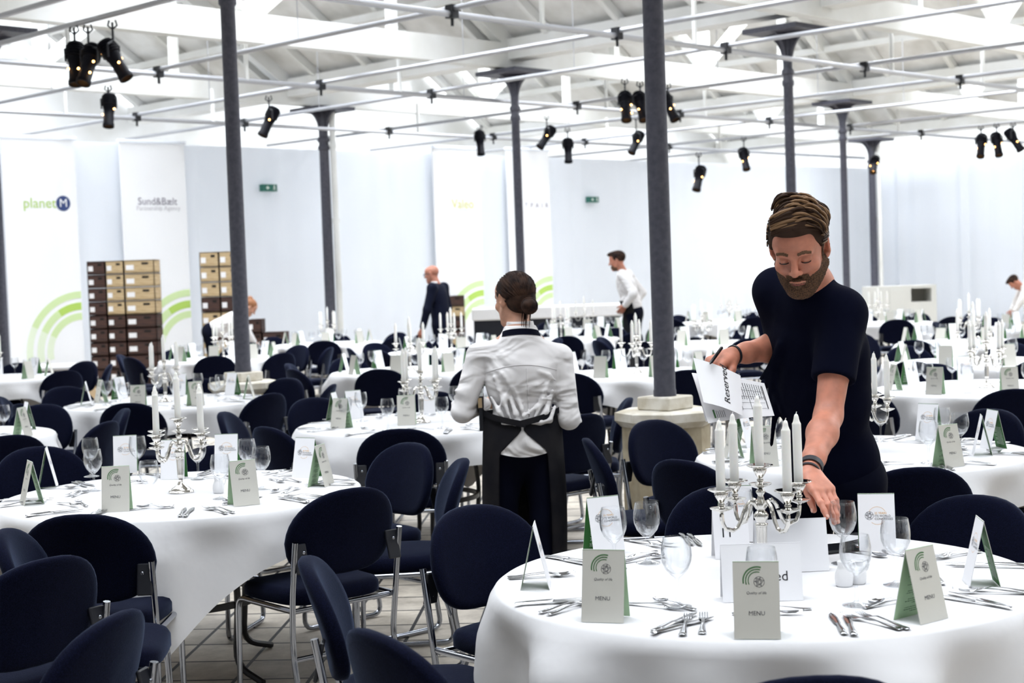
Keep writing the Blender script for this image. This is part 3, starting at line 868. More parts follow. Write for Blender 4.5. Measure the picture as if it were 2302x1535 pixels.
def ring_piece(mb, f, cx, cy, r0, r1, a0, a1, n=14):
    for k in range(n):
        t0, t1 = a0 + (a1 - a0) * k / n, a0 + (a1 - a0) * (k + 1) / n
        mb.add([f(cx + r0 * math.cos(t0), cy + r0 * math.sin(t0)), f(cx + r1 * math.cos(t0), cy + r1 * math.sin(t0)), f(cx + r1 * math.cos(t1), cy + r1 * math.sin(t1)), f(cx + r0 * math.cos(t1), cy + r0 * math.sin(t1))], [(0, 1, 2, 3)])
def globe(mb, f, cx, cy, r):
    ring_piece(mb, f, cx, cy, r * .93, r, 0, 2 * PI, 20)
    for a, k in ((.3, .5), (1.3, .3), (2.2, .55), (3.0, .2), (4.2, .5), (5.2, .35)):
        c, s_ = math.cos(a), math.sin(a)
        for sg in (-1, 1):
            p0 = (cx + r * .9 * math.cos(a), cy + r * .9 * math.sin(a)); p1 = (cx + r * k * math.cos(a + sg * 1.3), cy + r * k * math.sin(a + sg * 1.3))
            d = Vector((p1[0] - p0[0], p1[1] - p0[1])); nn = Vector((-d.y, d.x)).normalized() * r * .035
            mb.add([f(p0[0] - nn.x, p0[1] - nn.y), f(p1[0] - nn.x, p1[1] - nn.y), f(p1[0] + nn.x, p1[1] + nn.y), f(p0[0] + nn.x, p0[1] + nn.y)], [(0, 1, 2, 3)])
        x_, y_ = cx + r * k * c, cy + r * k * s_
        mb.add([f(x_ + r * .09 * math.cos(t), y_ + r * .09 * math.sin(t)) for t in (0, 1.05, 2.1, 3.15, 4.2, 5.25)], [(0, 1, 2, 3, 4, 5)])
def menu_print(mb, lt):
    f = lambda x, y: face_pt(-1, x / (CW / 2), y / CH, .0008)      # x, y in metres from the foot centre
    mb.use(green_ink)
    for r0, r1, a1 in ((.030, .0332, 3.35), (.0245, .0270, 3.5), (.019, .0210, 3.6)): ring_piece(mb, f, .002, .133, r0, r1, 1.25, a1)
    mb.use(grey_ink); globe(mb, f, .007, .130, .0125)
    text_on(lt, grey_ink, 'Quality of life', .0085, lambda x, y: f(x, y + .1045), shear=.25)
    text_on(lt, grey_ink, 'MENU', .0138, lambda x, y: f(x, y + .058))
def congress_print(mb, lt):
    f = lambda x, y: face_pt(1, x / (CW / 2), y / CH, .0008)
    mb.use(gold_ink); ring_piece(mb, f, .002, .112, .0256, .0264, .5, 2.7, 18); ring_piece(mb, f, .002, .112, .0256, .0264, 4.0, 5.6, 14)
    mb.use(grey_ink); globe(mb, f, -.021, .112, .0125)
    text_on(lt, gold_ink, '25 YEARS', .0085, lambda x, y: f(x - .006, y + .119), align='LEFT')
    text_on(lt, ink, 'ITS WORLD', .0088, lambda x, y: f(x - .006, y + .1105), align='LEFT')
    text_on(lt, ink, 'CONGRESSES', .0088, lambda x, y: f(x - .006, y + .102), align='LEFT')
def card_master(full):
    root = empty('menu_tent_card'); tag(root, cat='menu card')
    a, b = card_panel(-1, green_paper, menu_paper), card_panel(1, pale_green, paper)
    pr1, pr2, pr3, pr4 = MB(), MB(), MB(), MB()
    lt1, lt2 = MB(), MB()
    menu_print(pr1, lt1); congress_print(pr2, lt2)
    rows_of_text(pr3, white_ink, -1, [(.10 + .026 * k, .9 - .25 * (k % 4 == 3)) for k in range(18)], -.0018, seed=3)
    rows_of_text(pr4, green_ink, 1, [(.08 + .03 * k, (.5, .85, .8, 0, .45, .85, .7, 0)[k % 8]) for k in range(24)], -.0018, seed=5, x0=-.7, x1=.6)
    if full:
        A, B = a.build('menu_panel', parent=root, smooth=False), b.build('congress_panel', parent=root, smooth=False)
        pr1.build('logo', parent=A, smooth=False); lt1.build('lettering', parent=A, smooth=False); pr3.build('inside_printing', parent=A, smooth=False)
        pr2.build('logo', parent=B, smooth=False); lt2.build('lettering', parent=B, smooth=False); pr4.build('inside_printing', parent=B, smooth=False)
    else:
        a.build('menu_panel', parent=root, smooth=False); b.build('congress_panel', parent=root, smooth=False)
    return root
CARD_SRC = {}
def tent_card(x, y, z, rz, label, full=True):
    """rz: 0 when the MENU face looks to -y"""
    if full not in CARD_SRC: o = CARD_SRC[full] = card_master(full)
    else: o = copy_tree(CARD_SRC[full])
    o.location = (x, y, z + .001); o.rotation_euler = (0, 0, rz); o['label'] = label; o['group'] = 'folded menu cards on the tables'
    return o

# ------------------------------------------------------------------ glass
def glass_mesh(seg):
    outer = [(.0005, .0), (.034, .0005), (.0355, .002), (.030, .004), (.012, .008), (.0055, .014), (.0042, .030), (.0042, .062), (.0065, .074), (.018, .084), (.030, .098), (.0375, .117), (.0395, .132), (.0385, .15), (.0355, .168), (.0335, .178)]
    inner = [(.0322, .178), (.0342, .168), (.0372, .15), (.038, .132), (.036, .117), (.0285, .100), (.0165, .0875), (.004, .083), (.0003, .0825)]
    return MB().use(glass).lathe(outer + inner, seg).mesh('wine_glass', angle=50)
def bowl_split():
    outer = [(.0065, .074), (.018, .084), (.030, .098), (.0375, .117), (.0395, .132), (.0385, .15), (.0355, .168), (.0335, .178), (.0328, .1788), (.0322, .178), (.0342, .168), (.0372, .15), (.038, .132), (.036, .117), (.0285, .100), (.0165, .0875), (.004, .083), (.0003, .0825)]
    stem = [(.0055, .012), (.0042, .030), (.0042, .062), (.0065, .0745)]
    foot = [(.0005, .0), (.034, .0005), (.0355, .002), (.030, .004), (.012, .008), (.0055, .0125)]
    return [('bowl', MB().use(glass).lathe(outer, 36).mesh('bowl', angle=50)), ('stem', MB().use(glass).lathe(stem, 14).mesh('stem')), ('foot', MB().use(glass).lathe(foot, 32).mesh('foot'))]
GLASS_PARTS = bowl_split(); GLASS_FAR = glass_mesh(18)
_gsrc = None
def wine_glass(x, y, z, label, full=True, sc=1.0):
    global _gsrc
    if full:
        if _gsrc is None:
            _gsrc = empty('wine_glass'); tag(_gsrc, cat='glass')
            for n_, me in GLASS_PARTS: link(n_, me, _gsrc)
            o = _gsrc
        else: o = copy_tree(_gsrc)
    else:
        o = link('wine_glass', GLASS_FAR)
    o.location = (x, y, z + .001); o.scale = (sc, sc, sc); o.rotation_euler = (0, 0, x * 7)
    tag(o, label, 'glass', 'clear wine glasses on the tables'); return o

# ------------------------------------------------------------------ cutlery: lies along +y, handle end at -y
def strip(mb, secs):
    """secs: (y, halfwidth, z, thickness)"""
    rings = []
    for y, hw, z, t in secs:
        rings.append([Vector((-hw, y, z)), Vector((-hw * .5, y, z + t)), Vector((hw * .5, y, z + t)), Vector((hw, y, z)), Vector((hw * .5, y, z - t * .4)), Vector((-hw * .5, y, z - t * .4))])
    mb.loft(rings, True, True)
def knife_meshes():
    h = MB().use(steel); strip(h, [(-.115, .004, .003, .002), (-.112, .0095, .004, .003), (-.08, .0085, .0045, .004), (-.02, .0055, .005, .004), (-.012, .006, .005, .004)])
    b = MB().use(steel); strip(b, [(-.012, .005, .005, .0025), (.0, .0085, .005, .0012), (.06, .0098, .005, .001), (.095, .0085, .005, .0009), (.113, .002, .005, .0008)])
    return [('handle', h.mesh('handle', angle=60)), ('blade', b.mesh('blade', angle=60))]
def fork_meshes():
    h = MB().use(steel); strip(h, [(-.10, .003, .003, .002), (-.097, .0105, .003, .002), (-.07, .0085, .004, .002), (-.02, .004, .009, .002), (.02, .004, .012, .002), (.035, .008, .009, .0015), (.045, .0125, .007, .0014), (.055, .0125, .006, .0013)])
    t = MB().use(steel)
    for k in (-1.5, -.5, .5, 1.5):
        x = k * .0064
        t.loft([[Vector((x - w_, y, z)), Vector((x, y, z + .0014)), Vector((x + w_, y, z)), Vector((x, y, z - .0008))] for y, w_, z in ((.053, .0028, .006), (.075, .0022, .007), (.093, .0016, .011), (.10, .0006, .013))], True, True)
    return [('handle', h.mesh('handle', angle=60)), ('tines', t.mesh('tines', angle=60))]
def spoon_meshes():
    h = MB().use(steel); strip(h, [(-.095, .003, .003, .002), (-.092, .0095, .003, .002), (-.065, .0075, .004, .002), (-.015, .0035, .009, .002), (.028, .004, .010, .002)])
    b = MB().use(steel); rings = []
    for y, w_, dz in ((.026, .004, .010), (.034, .0125, .0075), (.05, .0185, .0045), (.065, .018, .004), (.08, .0115, .0055), (.086, .002, .007)):
        rings.append([Vector((w_ * math.cos(t), y, dz + .0045 * (abs(math.cos(t)) ** 2) + (.0008 if math.sin(t) >= 0 else -.0006))) for t in [k * PI / 6 for k in range(12)]])
    b.loft(rings, True, True)
    return [('handle', h.mesh('handle', angle=60)), ('bowl', b.mesh('bowl', angle=60))]
CUT = {'table_knife': knife_meshes(), 'table_fork': fork_meshes(), 'dessert_spoon': spoon_meshes()}
CUT_SRC = {}
def cutlery(kind, x, y, ang, label, full=True, sc=.95):
    """ang: direction the piece points, degrees"""
    if (kind, full) not in CUT_SRC:
        if full:
            o = empty(kind); tag(o, cat=kind.split('_')[1])
            for n_, me in CUT[kind]: link(n_, me, o)
        else:
            mb = MB().use(steel)
            for n_, me in CUT[kind]: mb.add([v.co for v in me.vertices], [tuple(p.vertices) for p in me.polygons])
            o = link(kind, mb.mesh(kind, angle=60)); tag(o, cat=kind.split('_')[1])
        CUT_SRC[(kind, full)] = o
    else: o = copy_tree(CUT_SRC[(kind, full)])
    o.location = (x, y, TZ + .002); o.rotation_euler = (0, 0, math.radians(ang) - PI / 2); o.scale = (sc, sc, sc)
    o['label'] = label; o['group'] = {'table_knife': 'steel knives laid on the tables', 'table_fork': 'steel forks laid on the tables', 'dessert_spoon': 'steel spoons laid on the tables'}[kind]
    return o

# ------------------------------------------------------------------ candelabra
ARM_R, ARM_A0 = .128, math.radians(32)
def cup_prof(z):      # lower dish, stem, bell cup and bobeche around z = height of the upper rim
    return [(.003, z - .070), (.006, z - .062), (.016, z - .058), (.030, z - .052), (.0325, z - .049), (.028, z - .050), (.010, z - .051), (.006, z - .046), (.010, z - .040), (.006, z - .034), (.010, z - .029), (.017, z - .017), (.0195, z - .010), (.0185, z - .008), (.022, z - .006), (.034, z - .001), (.037, z + .001), (.035, z + .003), (.022, z - .001), (.0135, z - .001), (.0135, z - .018), (.001, z - .018)]
ZC, ZA = .308, .252
def column_prof():
    return [(.052, .0), (.053, .004), (.050, .008), (.042, .011), (.040, .016), (.028, .024), (.016, .034), (.011, .044), (.013, .048), (.009, .052), (.0085, .06)]
def candelabra_master(full):
    root = empty('candelabra'); tag(root, cat='candelabra')
    sg = 24 if full else 12
    base = MB().use(silver).lathe([(.001, 0)] + column_prof(), sg)
    st = MB().use(silver)
    # fluted shaft
    rings = []
    for r, z in ((.0085, .058), (.0125, .066), (.0120, .075), (.0135, .12), (.0145, .140)):
        rings.append([Vector(((r + .0012 * math.cos(8 * 2 * PI * k / 32)) * math.cos(2 * PI * k / 32), (r + .0012 * math.cos(8 * 2 * PI * k / 32)) * math.sin(2 * PI * k / 32), z)) for k in range(32)])
    st.loft(rings)
    st.lathe([(.0145, .139), (.018, .143), (.018, .147), (.013, .150), (.015, .156), (.020, .165), (.021, .172), (.015, .180), (.010, .184), (.014, .190), (.0175, .198), (.0165, .206), (.010, .214), (.008, .226), (.013, .234), (.013, .238), (.007, .243), (.006, ZC - .066)], sg)
    cup = MB().use(silver).lathe(cup_prof(ZC), sg)
    arms, cups = [], []
    for k in range(4):
        a = ARM_A0 + k * PI / 2; d = Vector((math.cos(a), math.sin(a), 0)); z = Vector((0, 0, 1))
        path = [d * r + z * h for r, h in ((.012, .192), (.022, .206), (.036, .211), (.048, .200), (.057, .182), (.066, .160), (.078, .143), (.093, .137), (.116, .144), (.125, .160), (.128, .180), (.128, ZA - .066))]
        arms.append(MB().use(silver).tube(path, .0058, 8 if full else 5))
        cups.append(MB().use(silver).lathe(cup_prof(ZA), sg, c=d * ARM_R))
    if full:
        base.build('foot', parent=root); st.build('shaft', parent=root, angle=70); cup.build('candle_cup', parent=root, angle=70)
        for a_, c_ in zip(arms, cups):
            ao = a_.build('arm', parent=root); c_.build('candle_cup', parent=ao, angle=70)
    else:
        f = MB().use(silver)
        for p in [base, st, cup] + arms + cups: f.add(p.v, p.f)
        f.build('silver_body', parent=root, angle=70)
    return root
def candle_mesh(seg, h):
    return MB().use(wax).lathe([(.0125, 0), (.0128, .01), (.0125, h * .86), (.0122, h * .868), (.0100, h * .885), (.0078, h * .92), (.0066, h * .955), (.0048, h * .985), (.001, h)], seg, cap0=True).mesh('taper_candle', angle=50)
CANDLE_ME = {}
CB_SRC = {}
CUPN = ['centre cup', 'first', 'second', 'third', 'fourth']
def candelabra(x, y, z, rz, where, full=True, lit=None):
    if full not in CB_SRC: o = CB_SRC[full] = candelabra_master(full)
    else: o = copy_tree(CB_SRC[full])
    o.location = (x, y, z + .001); o.rotation_euler = (0, 0, rz)
    o['label'] = 'silver five-cup candelabra on ' + where; o['group'] = 'silver candelabras on the tables'
    pos = [(0, 0, ZC - .017)] + [(ARM_R * math.cos(ARM_A0 + k * PI / 2 + rz), ARM_R * math.sin(ARM_A0 + k * PI / 2 + rz), ZA - .017) for k in range(4)]
    words_ = ['in centre cup']
    for cx, cy, cz in pos[1:]:
        words_.append('in %s %s arm' % ('near' if cy < 0 else 'far', 'left' if cx < 0 else 'right'))
    if len(set(words_)) < 5:
        srt = sorted(range(1, 5), key=lambda i: pos[i][0]); nm = ['leftmost', 'second from left', 'third from left', 'rightmost']
        for r_, i in enumerate(srt): words_[i] = 'in %s arm' % nm[r_]
    for i, (cx, cy, cz) in enumerate(pos):
        key = (full, i == 0)
        if key not in CANDLE_ME: CANDLE_ME[key] = candle_mesh(20 if full else 10, .210 if i == 0 else .208)
        c = link('taper_candle', CANDLE_ME[key]); c.location = (x + cx, y + cy, z + cz + .001)
        c.rotation_euler = (random.uniform(-.012, .012), random.uniform(-.012, .012), 0)
        tag(c, 'white candle %s on %s' % (words_[i], where), 'candle', 'white taper candles')
        if full:
            wk = link('wick', WICK_ME, c); wk.location = (0, 0, .208 if i == 0 else .206)
    return o
WICK_ME = MB().use(wax).tube([(0, 0, 0), (.0006, 0, .004), (.002, .001, .007)], .0011, 5).mesh('wick')

# ------------------------------------------------------------------ cruets
def cruet(x, y, label, h=.075):
    root = empty('ceramic_cruet', (x, y, TZ + .001)); tag(root, label, 'cruet', 'small white cruets on the tables')
    MB().use(ceramic).lathe([(.001, 0), (.019, .0), (.0225, .004), (.0245, .018), (.0235, .034), (.018, .046), (.0155, .053), (.017, .060), (.0185, h - .008), (.017, h - .007), (.014, .056), (.001, .05)], 24).build('pot', parent=root)
    MB().use(ceramic).tube([(.017, 0, .06), (.028, 0, .063), (.031, 0, .052), (.027, 0, .038), (.022, 0, .034)], .003, 8).build('handle', parent=root)
    return root
# ------------------------------------------------------------------ laying the hall
CLOCK = ['twelve', 'one', 'two', 'three', 'four', 'five', 'six', 'seven', 'eight', 'nine', 'ten', 'eleven']
def hour(dx, dy, view):
    """clock position round a table as the camera sees it: six is nearest"""
    a = math.atan2(dy, dx) - view           # angle from the line of sight
    return CLOCK[int(round(-a / (PI / 6))) % 12]
table0 = table_master(); table_used = False
def lay_table(X, Y, where, level, seats, corner, skip_chairs=(), cards=None, rz_cb=0.0, candel=True, seed=1, jit=5, cut=True, chair_r=1.23, skip_cards=()):
    """level 2: every piece with its parts, 1: plain cutlery, 0: cards, glasses and candles only"""
    global table_used
    rr = random.Random(seed)
    if not table_used: t = table0; table_used = True
    else: t = copy_tree(table0)
    t.location = (X, Y, 0); t.rotation_euler = (0, 0, seed); t['label'] = 'round table under the cloth of ' + where; t['group'] = 'round banquet tables'
    cl = link('tablecloth', cloth_mesh(seed, corner)); cl.location = (X, Y, 0)
    tag(cl, 'white linen tablecloth draped over ' + where, 'tablecloth', 'white tablecloths')
    view = math.atan2(Y, X)
    full = level >= 1
    if candel: candelabra(X, Y, TZ, rz_cb, where, full)
    for i, sa in enumerate(seats):
        a = math.radians(sa); d = Vector((math.cos(a), math.sin(a), 0)); sd = Vector((-d.y, d.x, 0))     # sd: to the right of the sitter
        hr = hour(d.x, d.y, view)
        if i not in skip_chairs:
            aj = a + math.radians(rr.uniform(-jit, jit)); r_ = chair_r + rr.uniform(-.05, .07)
            chair(X + r_ * math.cos(aj), Y + r_ * math.sin(aj), math.degrees(aj) + 180 + rr.uniform(-9, 9), 'dark blue chair at %s o\'clock of %s' % (hr, where), level >= 1)
        if i in skip_cards: continue
        # card: its MENU face looks out to the sitter
        if cards and i in cards: cx, cy, rz = cards[i]
        else:
            cr_ = .60 + rr.uniform(-.04, .05); cx, cy = X + d.x * cr_, Y + d.y * cr_; rz = a + PI / 2 + rr.uniform(-.25, .25)
        tent_card(cx, cy, TZ, rz, 'folded menu card at %s o\'clock on %s' % (hr, where), full)
        cpos = Vector((X, Y, 0)) + d * .40 + sd * (.12 + rr.uniform(-.02, .03))
        gpos = Vector((X, Y, 0)) + d * (.42 + rr.uniform(-.03, .03)) + sd * (.14 + rr.uniform(-.02, .03))
        if level < 2 or True:
            if not (cards and ('glass', i) in cards):
                wine_glass(gpos.x, gpos.y, TZ, 'clear wine glass at %s o\'clock on %s' % (hr, where), full)
        if level >= 1 and cut:
            inn = sa + 180
            for kind, off, back, ang, nm in (('table_knife', .19, .60, 0, 'outer knife'), ('table_knife', .162, .60, 3, 'inner knife'), ('table_fork', -.19, .60, 0, 'outer fork'), ('table_fork', -.160, .605, -3, 'inner fork'), ('dessert_spoon', .02, .44, 85, 'dessert spoon'), ('table_fork', .0, .475, -88, 'dessert fork')):
                if level == 1 and nm in ('dessert fork',): continue
                p = Vector((X, Y, 0)) + d * (back + rr.uniform(-.012, .012)) + sd * (off + rr.uniform(-.008, .008))
                if (p - Vector((X, Y, 0))).length > .64: p = Vector((X, Y, 0)) + (p - Vector((X, Y, 0))) * (.62 / (p - Vector((X, Y, 0))).length)
                cutlery(kind, p.x, p.y, inn + ang + rr.uniform(-7, 7), 'steel %s at %s o\'clock on %s' % (nm, hr, where), level == 2, .88 if 'dessert' in nm else .95)
    return t
def seats8(ph, n=8): return [ph + 360.0 / n * k for k in range(n)]

# --- front table (eight places), chairs and cards set where they stand
T1 = Vector((.67, 4.27, 0)); W1 = 'the front right table'
def c1(xp, yp):
    p = onz(xp, yp, TZ); return p.x, p.y
# seat angles: 0 front, 1 near right, 2 right, 3 far right, 4 far, 5 far left, 6 left, 7 near left
S1 = [-98, -58, -14, 35, 86, 131, 187, 226]
K1 = {0: (*c1(1703, 1428), math.radians(-9)), 1: (*c1(2070, 1392), math.radians(38)), 2: (*c1(2206, 1312), math.radians(84)), 3: (*c1(1972, 1240), math.radians(170)),
      4: (*c1(1655, 1215), math.radians(178)), 5: (*c1(1358, 1243), math.radians(203)), 6: (*c1(1205, 1318), math.radians(266)), 7: (*c1(1362, 1392), math.radians(-16))}
for i in range(8): K1[('glass', i)] = True
lay_table(T1.x, T1.y, W1, 2, S1, math.radians(162), skip_chairs=range(8), cards=K1, seed=11, rz_cb=-.12)
for xp, yp, hr in ((1457, 1266, 'at the far left edge of'), (1524, 1365, 'left of the reserved card on'), (1382, 1280, 'behind the near left menu card on'), (1716, 1395, 'behind the front menu card on'),
                   (1897, 1268, 'that the man reaches for on'), (1926, 1362, 'beside the white cruet on'), (2016, 1316, 'in front of the far right card on'), (1668, 1232, 'behind the candelabra on')):
    x_, y_ = c1(xp, yp); wine_glass(x_, y_, TZ, 'clear wine glass %s %s' % (hr, W1), True)
x_, y_ = c1(1898, 1318); cruet(x_, y_, 'white ceramic cruet between the glasses on ' + W1)
x_, y_ = c1(1928, 1312); cruet(x_, y_, 'white ceramic cruet half hidden behind the other on ' + W1, .07)
chair_px(686, 1253, 4, 'dark blue chair left of the front table, seen edge-on, nearest the aisle tiles')
chair_px(838, 1418, 33, 'dark blue chair in the bottom foreground at the near left of the front table')
chair_px(1056, 1135, -49, 'dark blue chair facing the camera at the far left of the front table')
chair_px(1632, 1090, -88, 'dark blue chair behind the candelabra at the far side of the front table')
chair_px(2205, 1112, 222, 'dark blue chair at the far right of the front table, cut by the picture edge')
chair_px(1835, 1517, 92, 'dark blue chair back cut by the bottom edge in front of the front table')

# --- second table, on the left
T2 = Vector((-1.40, 6.46, 0)); W2 = 'the left front table'
def c2(xp, yp): return c1(xp, yp)
S2 = [-93, -50, -12, 30, 75, 128, 172, 215]
K2 = {0: (*c2(264, 1148), math.radians(4)), 1: (*c2(548, 1134), math.radians(28)), 2: (*c2(722, 1092), math.radians(74)), 3: (*c2(690, 1072), math.radians(150)), 4: (*c2(512, 1060), math.radians(178)),
      5: (*c2(284, 1062), math.radians(188)), 6: (*c2(108, 1094), math.radians(282)), 7: (*c2(72, 1132), math.radians(-62)), }
for i in range(8): K2[('glass', i)] = True
lay_table(T2.x, T2.y, W2, 2, S2, math.radians(-129), skip_chairs=range(8), cards=K2, seed=5, rz_cb=.44)
for xp, yp, hr in ((212, 1104, 'in front of the left pair on'), (206, 1072, 'behind the left pair on'), (338, 1138, 'right of the near left menu card on'), (312, 1068, 'left of the candelabra on'), (446, 1078, 'right of the candelabra on'),
                   (498, 1122, 'left of the near right menu card on'), (558, 1078, 'behind the right pair on'), (590, 1100, 'in front of the right pair on')):
    x_, y_ = c2(xp, yp); wine_glass(x_, y_, TZ, 'clear wine glass %s %s' % (hr, W2), True)
x_, y_ = c2(392, 1075); tent_card(x_, y_, TZ, PI, 'white card standing just behind the candelabra on ' + W2)
x_, y_ = c2(492, 1108); cruet(x_, y_, 'white ceramic cruet beside the near right menu card on ' + W2)
chair_px(178, 1155, 90, 'dark blue chair in front of the left front table')
chair_px(108, 1252, 145, 'dark blue chair at the left edge, overlapping the one before the left front table')
chair_px(264, 1377, 166, 'dark blue chair back leaning at the bottom left corner, seen edge-on')
chair_px(790, 1096, 130, 'dark blue chair at the near right of the left front table, over the stone flags')
chair_px(1044, 1030, 187, 'dark blue chair turned edge-on at the right of the left front table')
chair_px(926, 994, 222, 'dark blue chair facing the left front table from its far right')
chair_px(82, 1003, 300, 'dark blue chair at the far left of the left front table')
chair_px(486, 1000, 258, 'dark blue chair behind the candelabra at the far side of the left front table')
chair_px(6, 1190, 5, 'dark blue chair cut by the left edge beside the left front table')

# --- table behind the man
T20 = Vector((1.56, 6.98, 0)); W20 = 'the table behind the man in black'
S20 = [-88, -40, 0, 45, 90, 140, 180, 222]
lay_table(T20.x, T20.y, W20, 1, S20, .9, skip_chairs=(0, 1, 3, 5, 6, 7), seed=23, rz_cb=.3,
          cards={0: (*c1(2132, 1048), math.radians(28)), 1: (*c1(2208, 1022), math.radians(78)), 7: (*c1(1718, 1048), math.radians(10))})
chair_px(2062, 1049, 90, 'dark blue chair right of the man, between the front table and the table behind him')
chair_px(1528, 1032, 40, 'dark blue chair with bright top edge behind the left candles')
chair_px(1318, 985, 2, 'dark blue chair turned edge-on leaning left, beside the apron of the waitress')
chair_px(1462, 943, -50, 'dark blue chair in front of the stone pedestal')
chair_px(2230, 918, -140, 'dark blue chair at the right picture edge behind the table behind the man')

# --- table behind the waitress
T3 = Vector((-.55, 9.2, 0)); W3 = 'the table left of the waitress'
S3 = [-90, -45, 0, 45, 90, 135, 180, 225]
lay_table(T3.x, T3.y, W3, 1, S3, .5, skip_chairs=(0, 2, 5, 6, 7), seed=31, rz_cb=.2,
          cards={0: (*c1(915, 955), 0.0), 7: (*c1(768, 962), math.radians(-30)), 6: (*c1(752, 945), math.radians(-100))})
chair_px(897, 963, 90, 'dark blue chair with side brackets, in front of the table left of the waitress')
chair_px(1416, 893, 178, 'dark blue chair turned edge-on leaning right, left of the thick column')
chair_px(500, 925, 355, 'bluish chair turned edge-on left of the table left of the waitress')
chair_px(596, 958, 40, 'dark blue chair, near left of the table left of the waitress')
chair_px(700, 893, -52, 'dark blue chair, far left of the table left of the waitress')

# --- table behind the left front one
T4 = Vector((-2.6, 11.6, 0)); W4 = 'the second left table'
lay_table(T4.x, T4.y, W4, 1, seats8(-88), .3, skip_chairs=(), seed=41, rz_cb=.4, cut=True, cards={0: (*c1(312, 921), .05), 7: (*c1(228, 905), -1.0), 1: (*c1(440, 912), .7)})

# --- the rest, getting smaller: centre px, base y
FAR = [
    (-165, 985, 'the table cut by the left picture edge', -10, 8),
    (-25, 850, 'the table by the low sideboard', 10, 8),
    (503, 806, 'the table behind the left grey column', 0, 8),
    (923, 832, 'the third table left of the waitress', -8, 8),
    (738, 772, 'the far table below the far grey column', 4, 8),
    (1016, 788, 'the far table in front of the suited man', 12, 8),
    (1432, 838, 'the table left of the thick column', -80, 8),
    (1262, 762, 'the far table right of the waitress', 7, 8),
    (1315, 741, 'the farthest table before the black counter', 0, 7),
    (1580, 771, 'the far table right of the thick column', 15, 8),
    (1640, 721, 'the farthest table left of the man in black', 5, 7),
    (1975, 726, 'the farthest table by the pale cabinet', 0, 8),
    (2219, 871, 'the third table back on the right', -4, 8),
    (2190, 814, 'the fourth table back on the right', 9, 8),
    (2180, 769, 'the fifth table back on the right', 0, 8),
    (2330, 735, 'the farthest table at the right picture edge', 6, 6),
]
for i, (xp, yp, where, ph, n) in enumerate(FAR):
    p = onz(xp, yp, TZ)
    near = p.y < 10.8
    lay_table(p.x, p.y, where, 1 if near else 0, seats8(ph - 90, n), .3 + i * .37, seed=60 + i, rz_cb=i * .9, cut=False, jit=7)
# ------------------------------------------------------------------ people: smooth bodies grown from blended limbs
class Sdf:
    def __init__(s): s.ops = []
    def cap(s, a, b, ra, rb=None, k=.02, sub=False):
        a, b = np.array(a, float), np.array(b, float); rb = ra if rb is None else rb
        m = max(ra, rb) + k + .03
        s.ops.append(('cap', np.minimum(a, b) - m, np.maximum(a, b) + m, (a, b, ra, rb), k, sub)); return s
    def ell(s, c, r, R=None, k=.02, sub=False):
        c, r = np.array(c, float), np.array(r, float)
        R = np.eye(3) if R is None else np.array(R, float)
        m = np.abs(R) @ r + k + .03
        s.ops.append(('ell', c - m, c + m, (c, r, R), k, sub)); return s
    def chain(s, pts, rs, k=.02):
        for i in range(len(pts) - 1): s.cap(pts[i], pts[i + 1], rs[i], rs[i + 1], k)
        return s
    def bounds(s, pad=.02):
        return (np.min([o[1] for o in s.ops if not o[5]], axis=0) + .02 - pad, np.max([o[2] for o in s.ops if not o[5]], axis=0) - .02 + pad)
    def field(s, X, Y, Z):
        F = np.full((len(X), len(Y), len(Z)), .06, np.float32)
        for kind, lo, hi, a, k, sub in s.ops:
            i0, i1 = np.searchsorted(X, lo[0]), np.searchsorted(X, hi[0]); j0, j1 = np.searchsorted(Y, lo[1]), np.searchsorted(Y, hi[1]); l0, l1 = np.searchsorted(Z, lo[2]), np.searchsorted(Z, hi[2])
            if i1 <= i0 or j1 <= j0 or l1 <= l0: continue
            x = X[i0:i1, None, None].astype(np.float32); y = Y[None, j0:j1, None].astype(np.float32); z = Z[None, None, l0:l1].astype(np.float32)
            if kind == 'cap':
                p, q, ra, rb = a; d = q - p; L2 = max(float(d @ d), 1e-9)
                t = np.clip(((x - p[0]) * d[0] + (y - p[1]) * d[1] + (z - p[2]) * d[2]) / L2, 0, 1)
                D = np.sqrt((x - p[0] - d[0] * t) ** 2 + (y - p[1] - d[1] * t) ** 2 + (z - p[2] - d[2] * t) ** 2) - (ra + (rb - ra) * t)
            else:
                c, r, R = a; u, v, w_ = x - c[0], y - c[1], z - c[2]
                k0 = 0; k1 = 0
                for m in range(3):
                    e = u * R[0, m] + v * R[1, m] + w_ * R[2, m]
                    k0 = k0 + (e / r[m]) ** 2; k1 = k1 + (e / r[m] ** 2) ** 2
                k0 = np.sqrt(k0); D = k0 * (k0 - 1) / np.maximum(np.sqrt(k1), 1e-6)
            f = F[i0:i1, j0:j1, l0:l1]
            if sub:
                h = np.clip(.5 - .5 * (f + D) / k, 0, 1); F[i0:i1, j0:j1, l0:l1] = f * (1 - h) - D * h + k * h * (1 - h)
            else:
                h = np.clip(.5 + .5 * (f - D) / k, 0, 1); F[i0:i1, j0:j1, l0:l1] = f * (1 - h) + D * h - k * h * (1 - h)
        return F
def axis(lo, hi, h, fine=()):
    """samples from lo to hi, step h, finer inside the given (a, b, step) ranges"""
    out = [lo]
    while out[-1] < hi:
        st = h
        for a, b, f in fine:
            if a - h < out[-1] < b: st = min(st, f)
        out.append(out[-1] + st)
    return np.array(out)
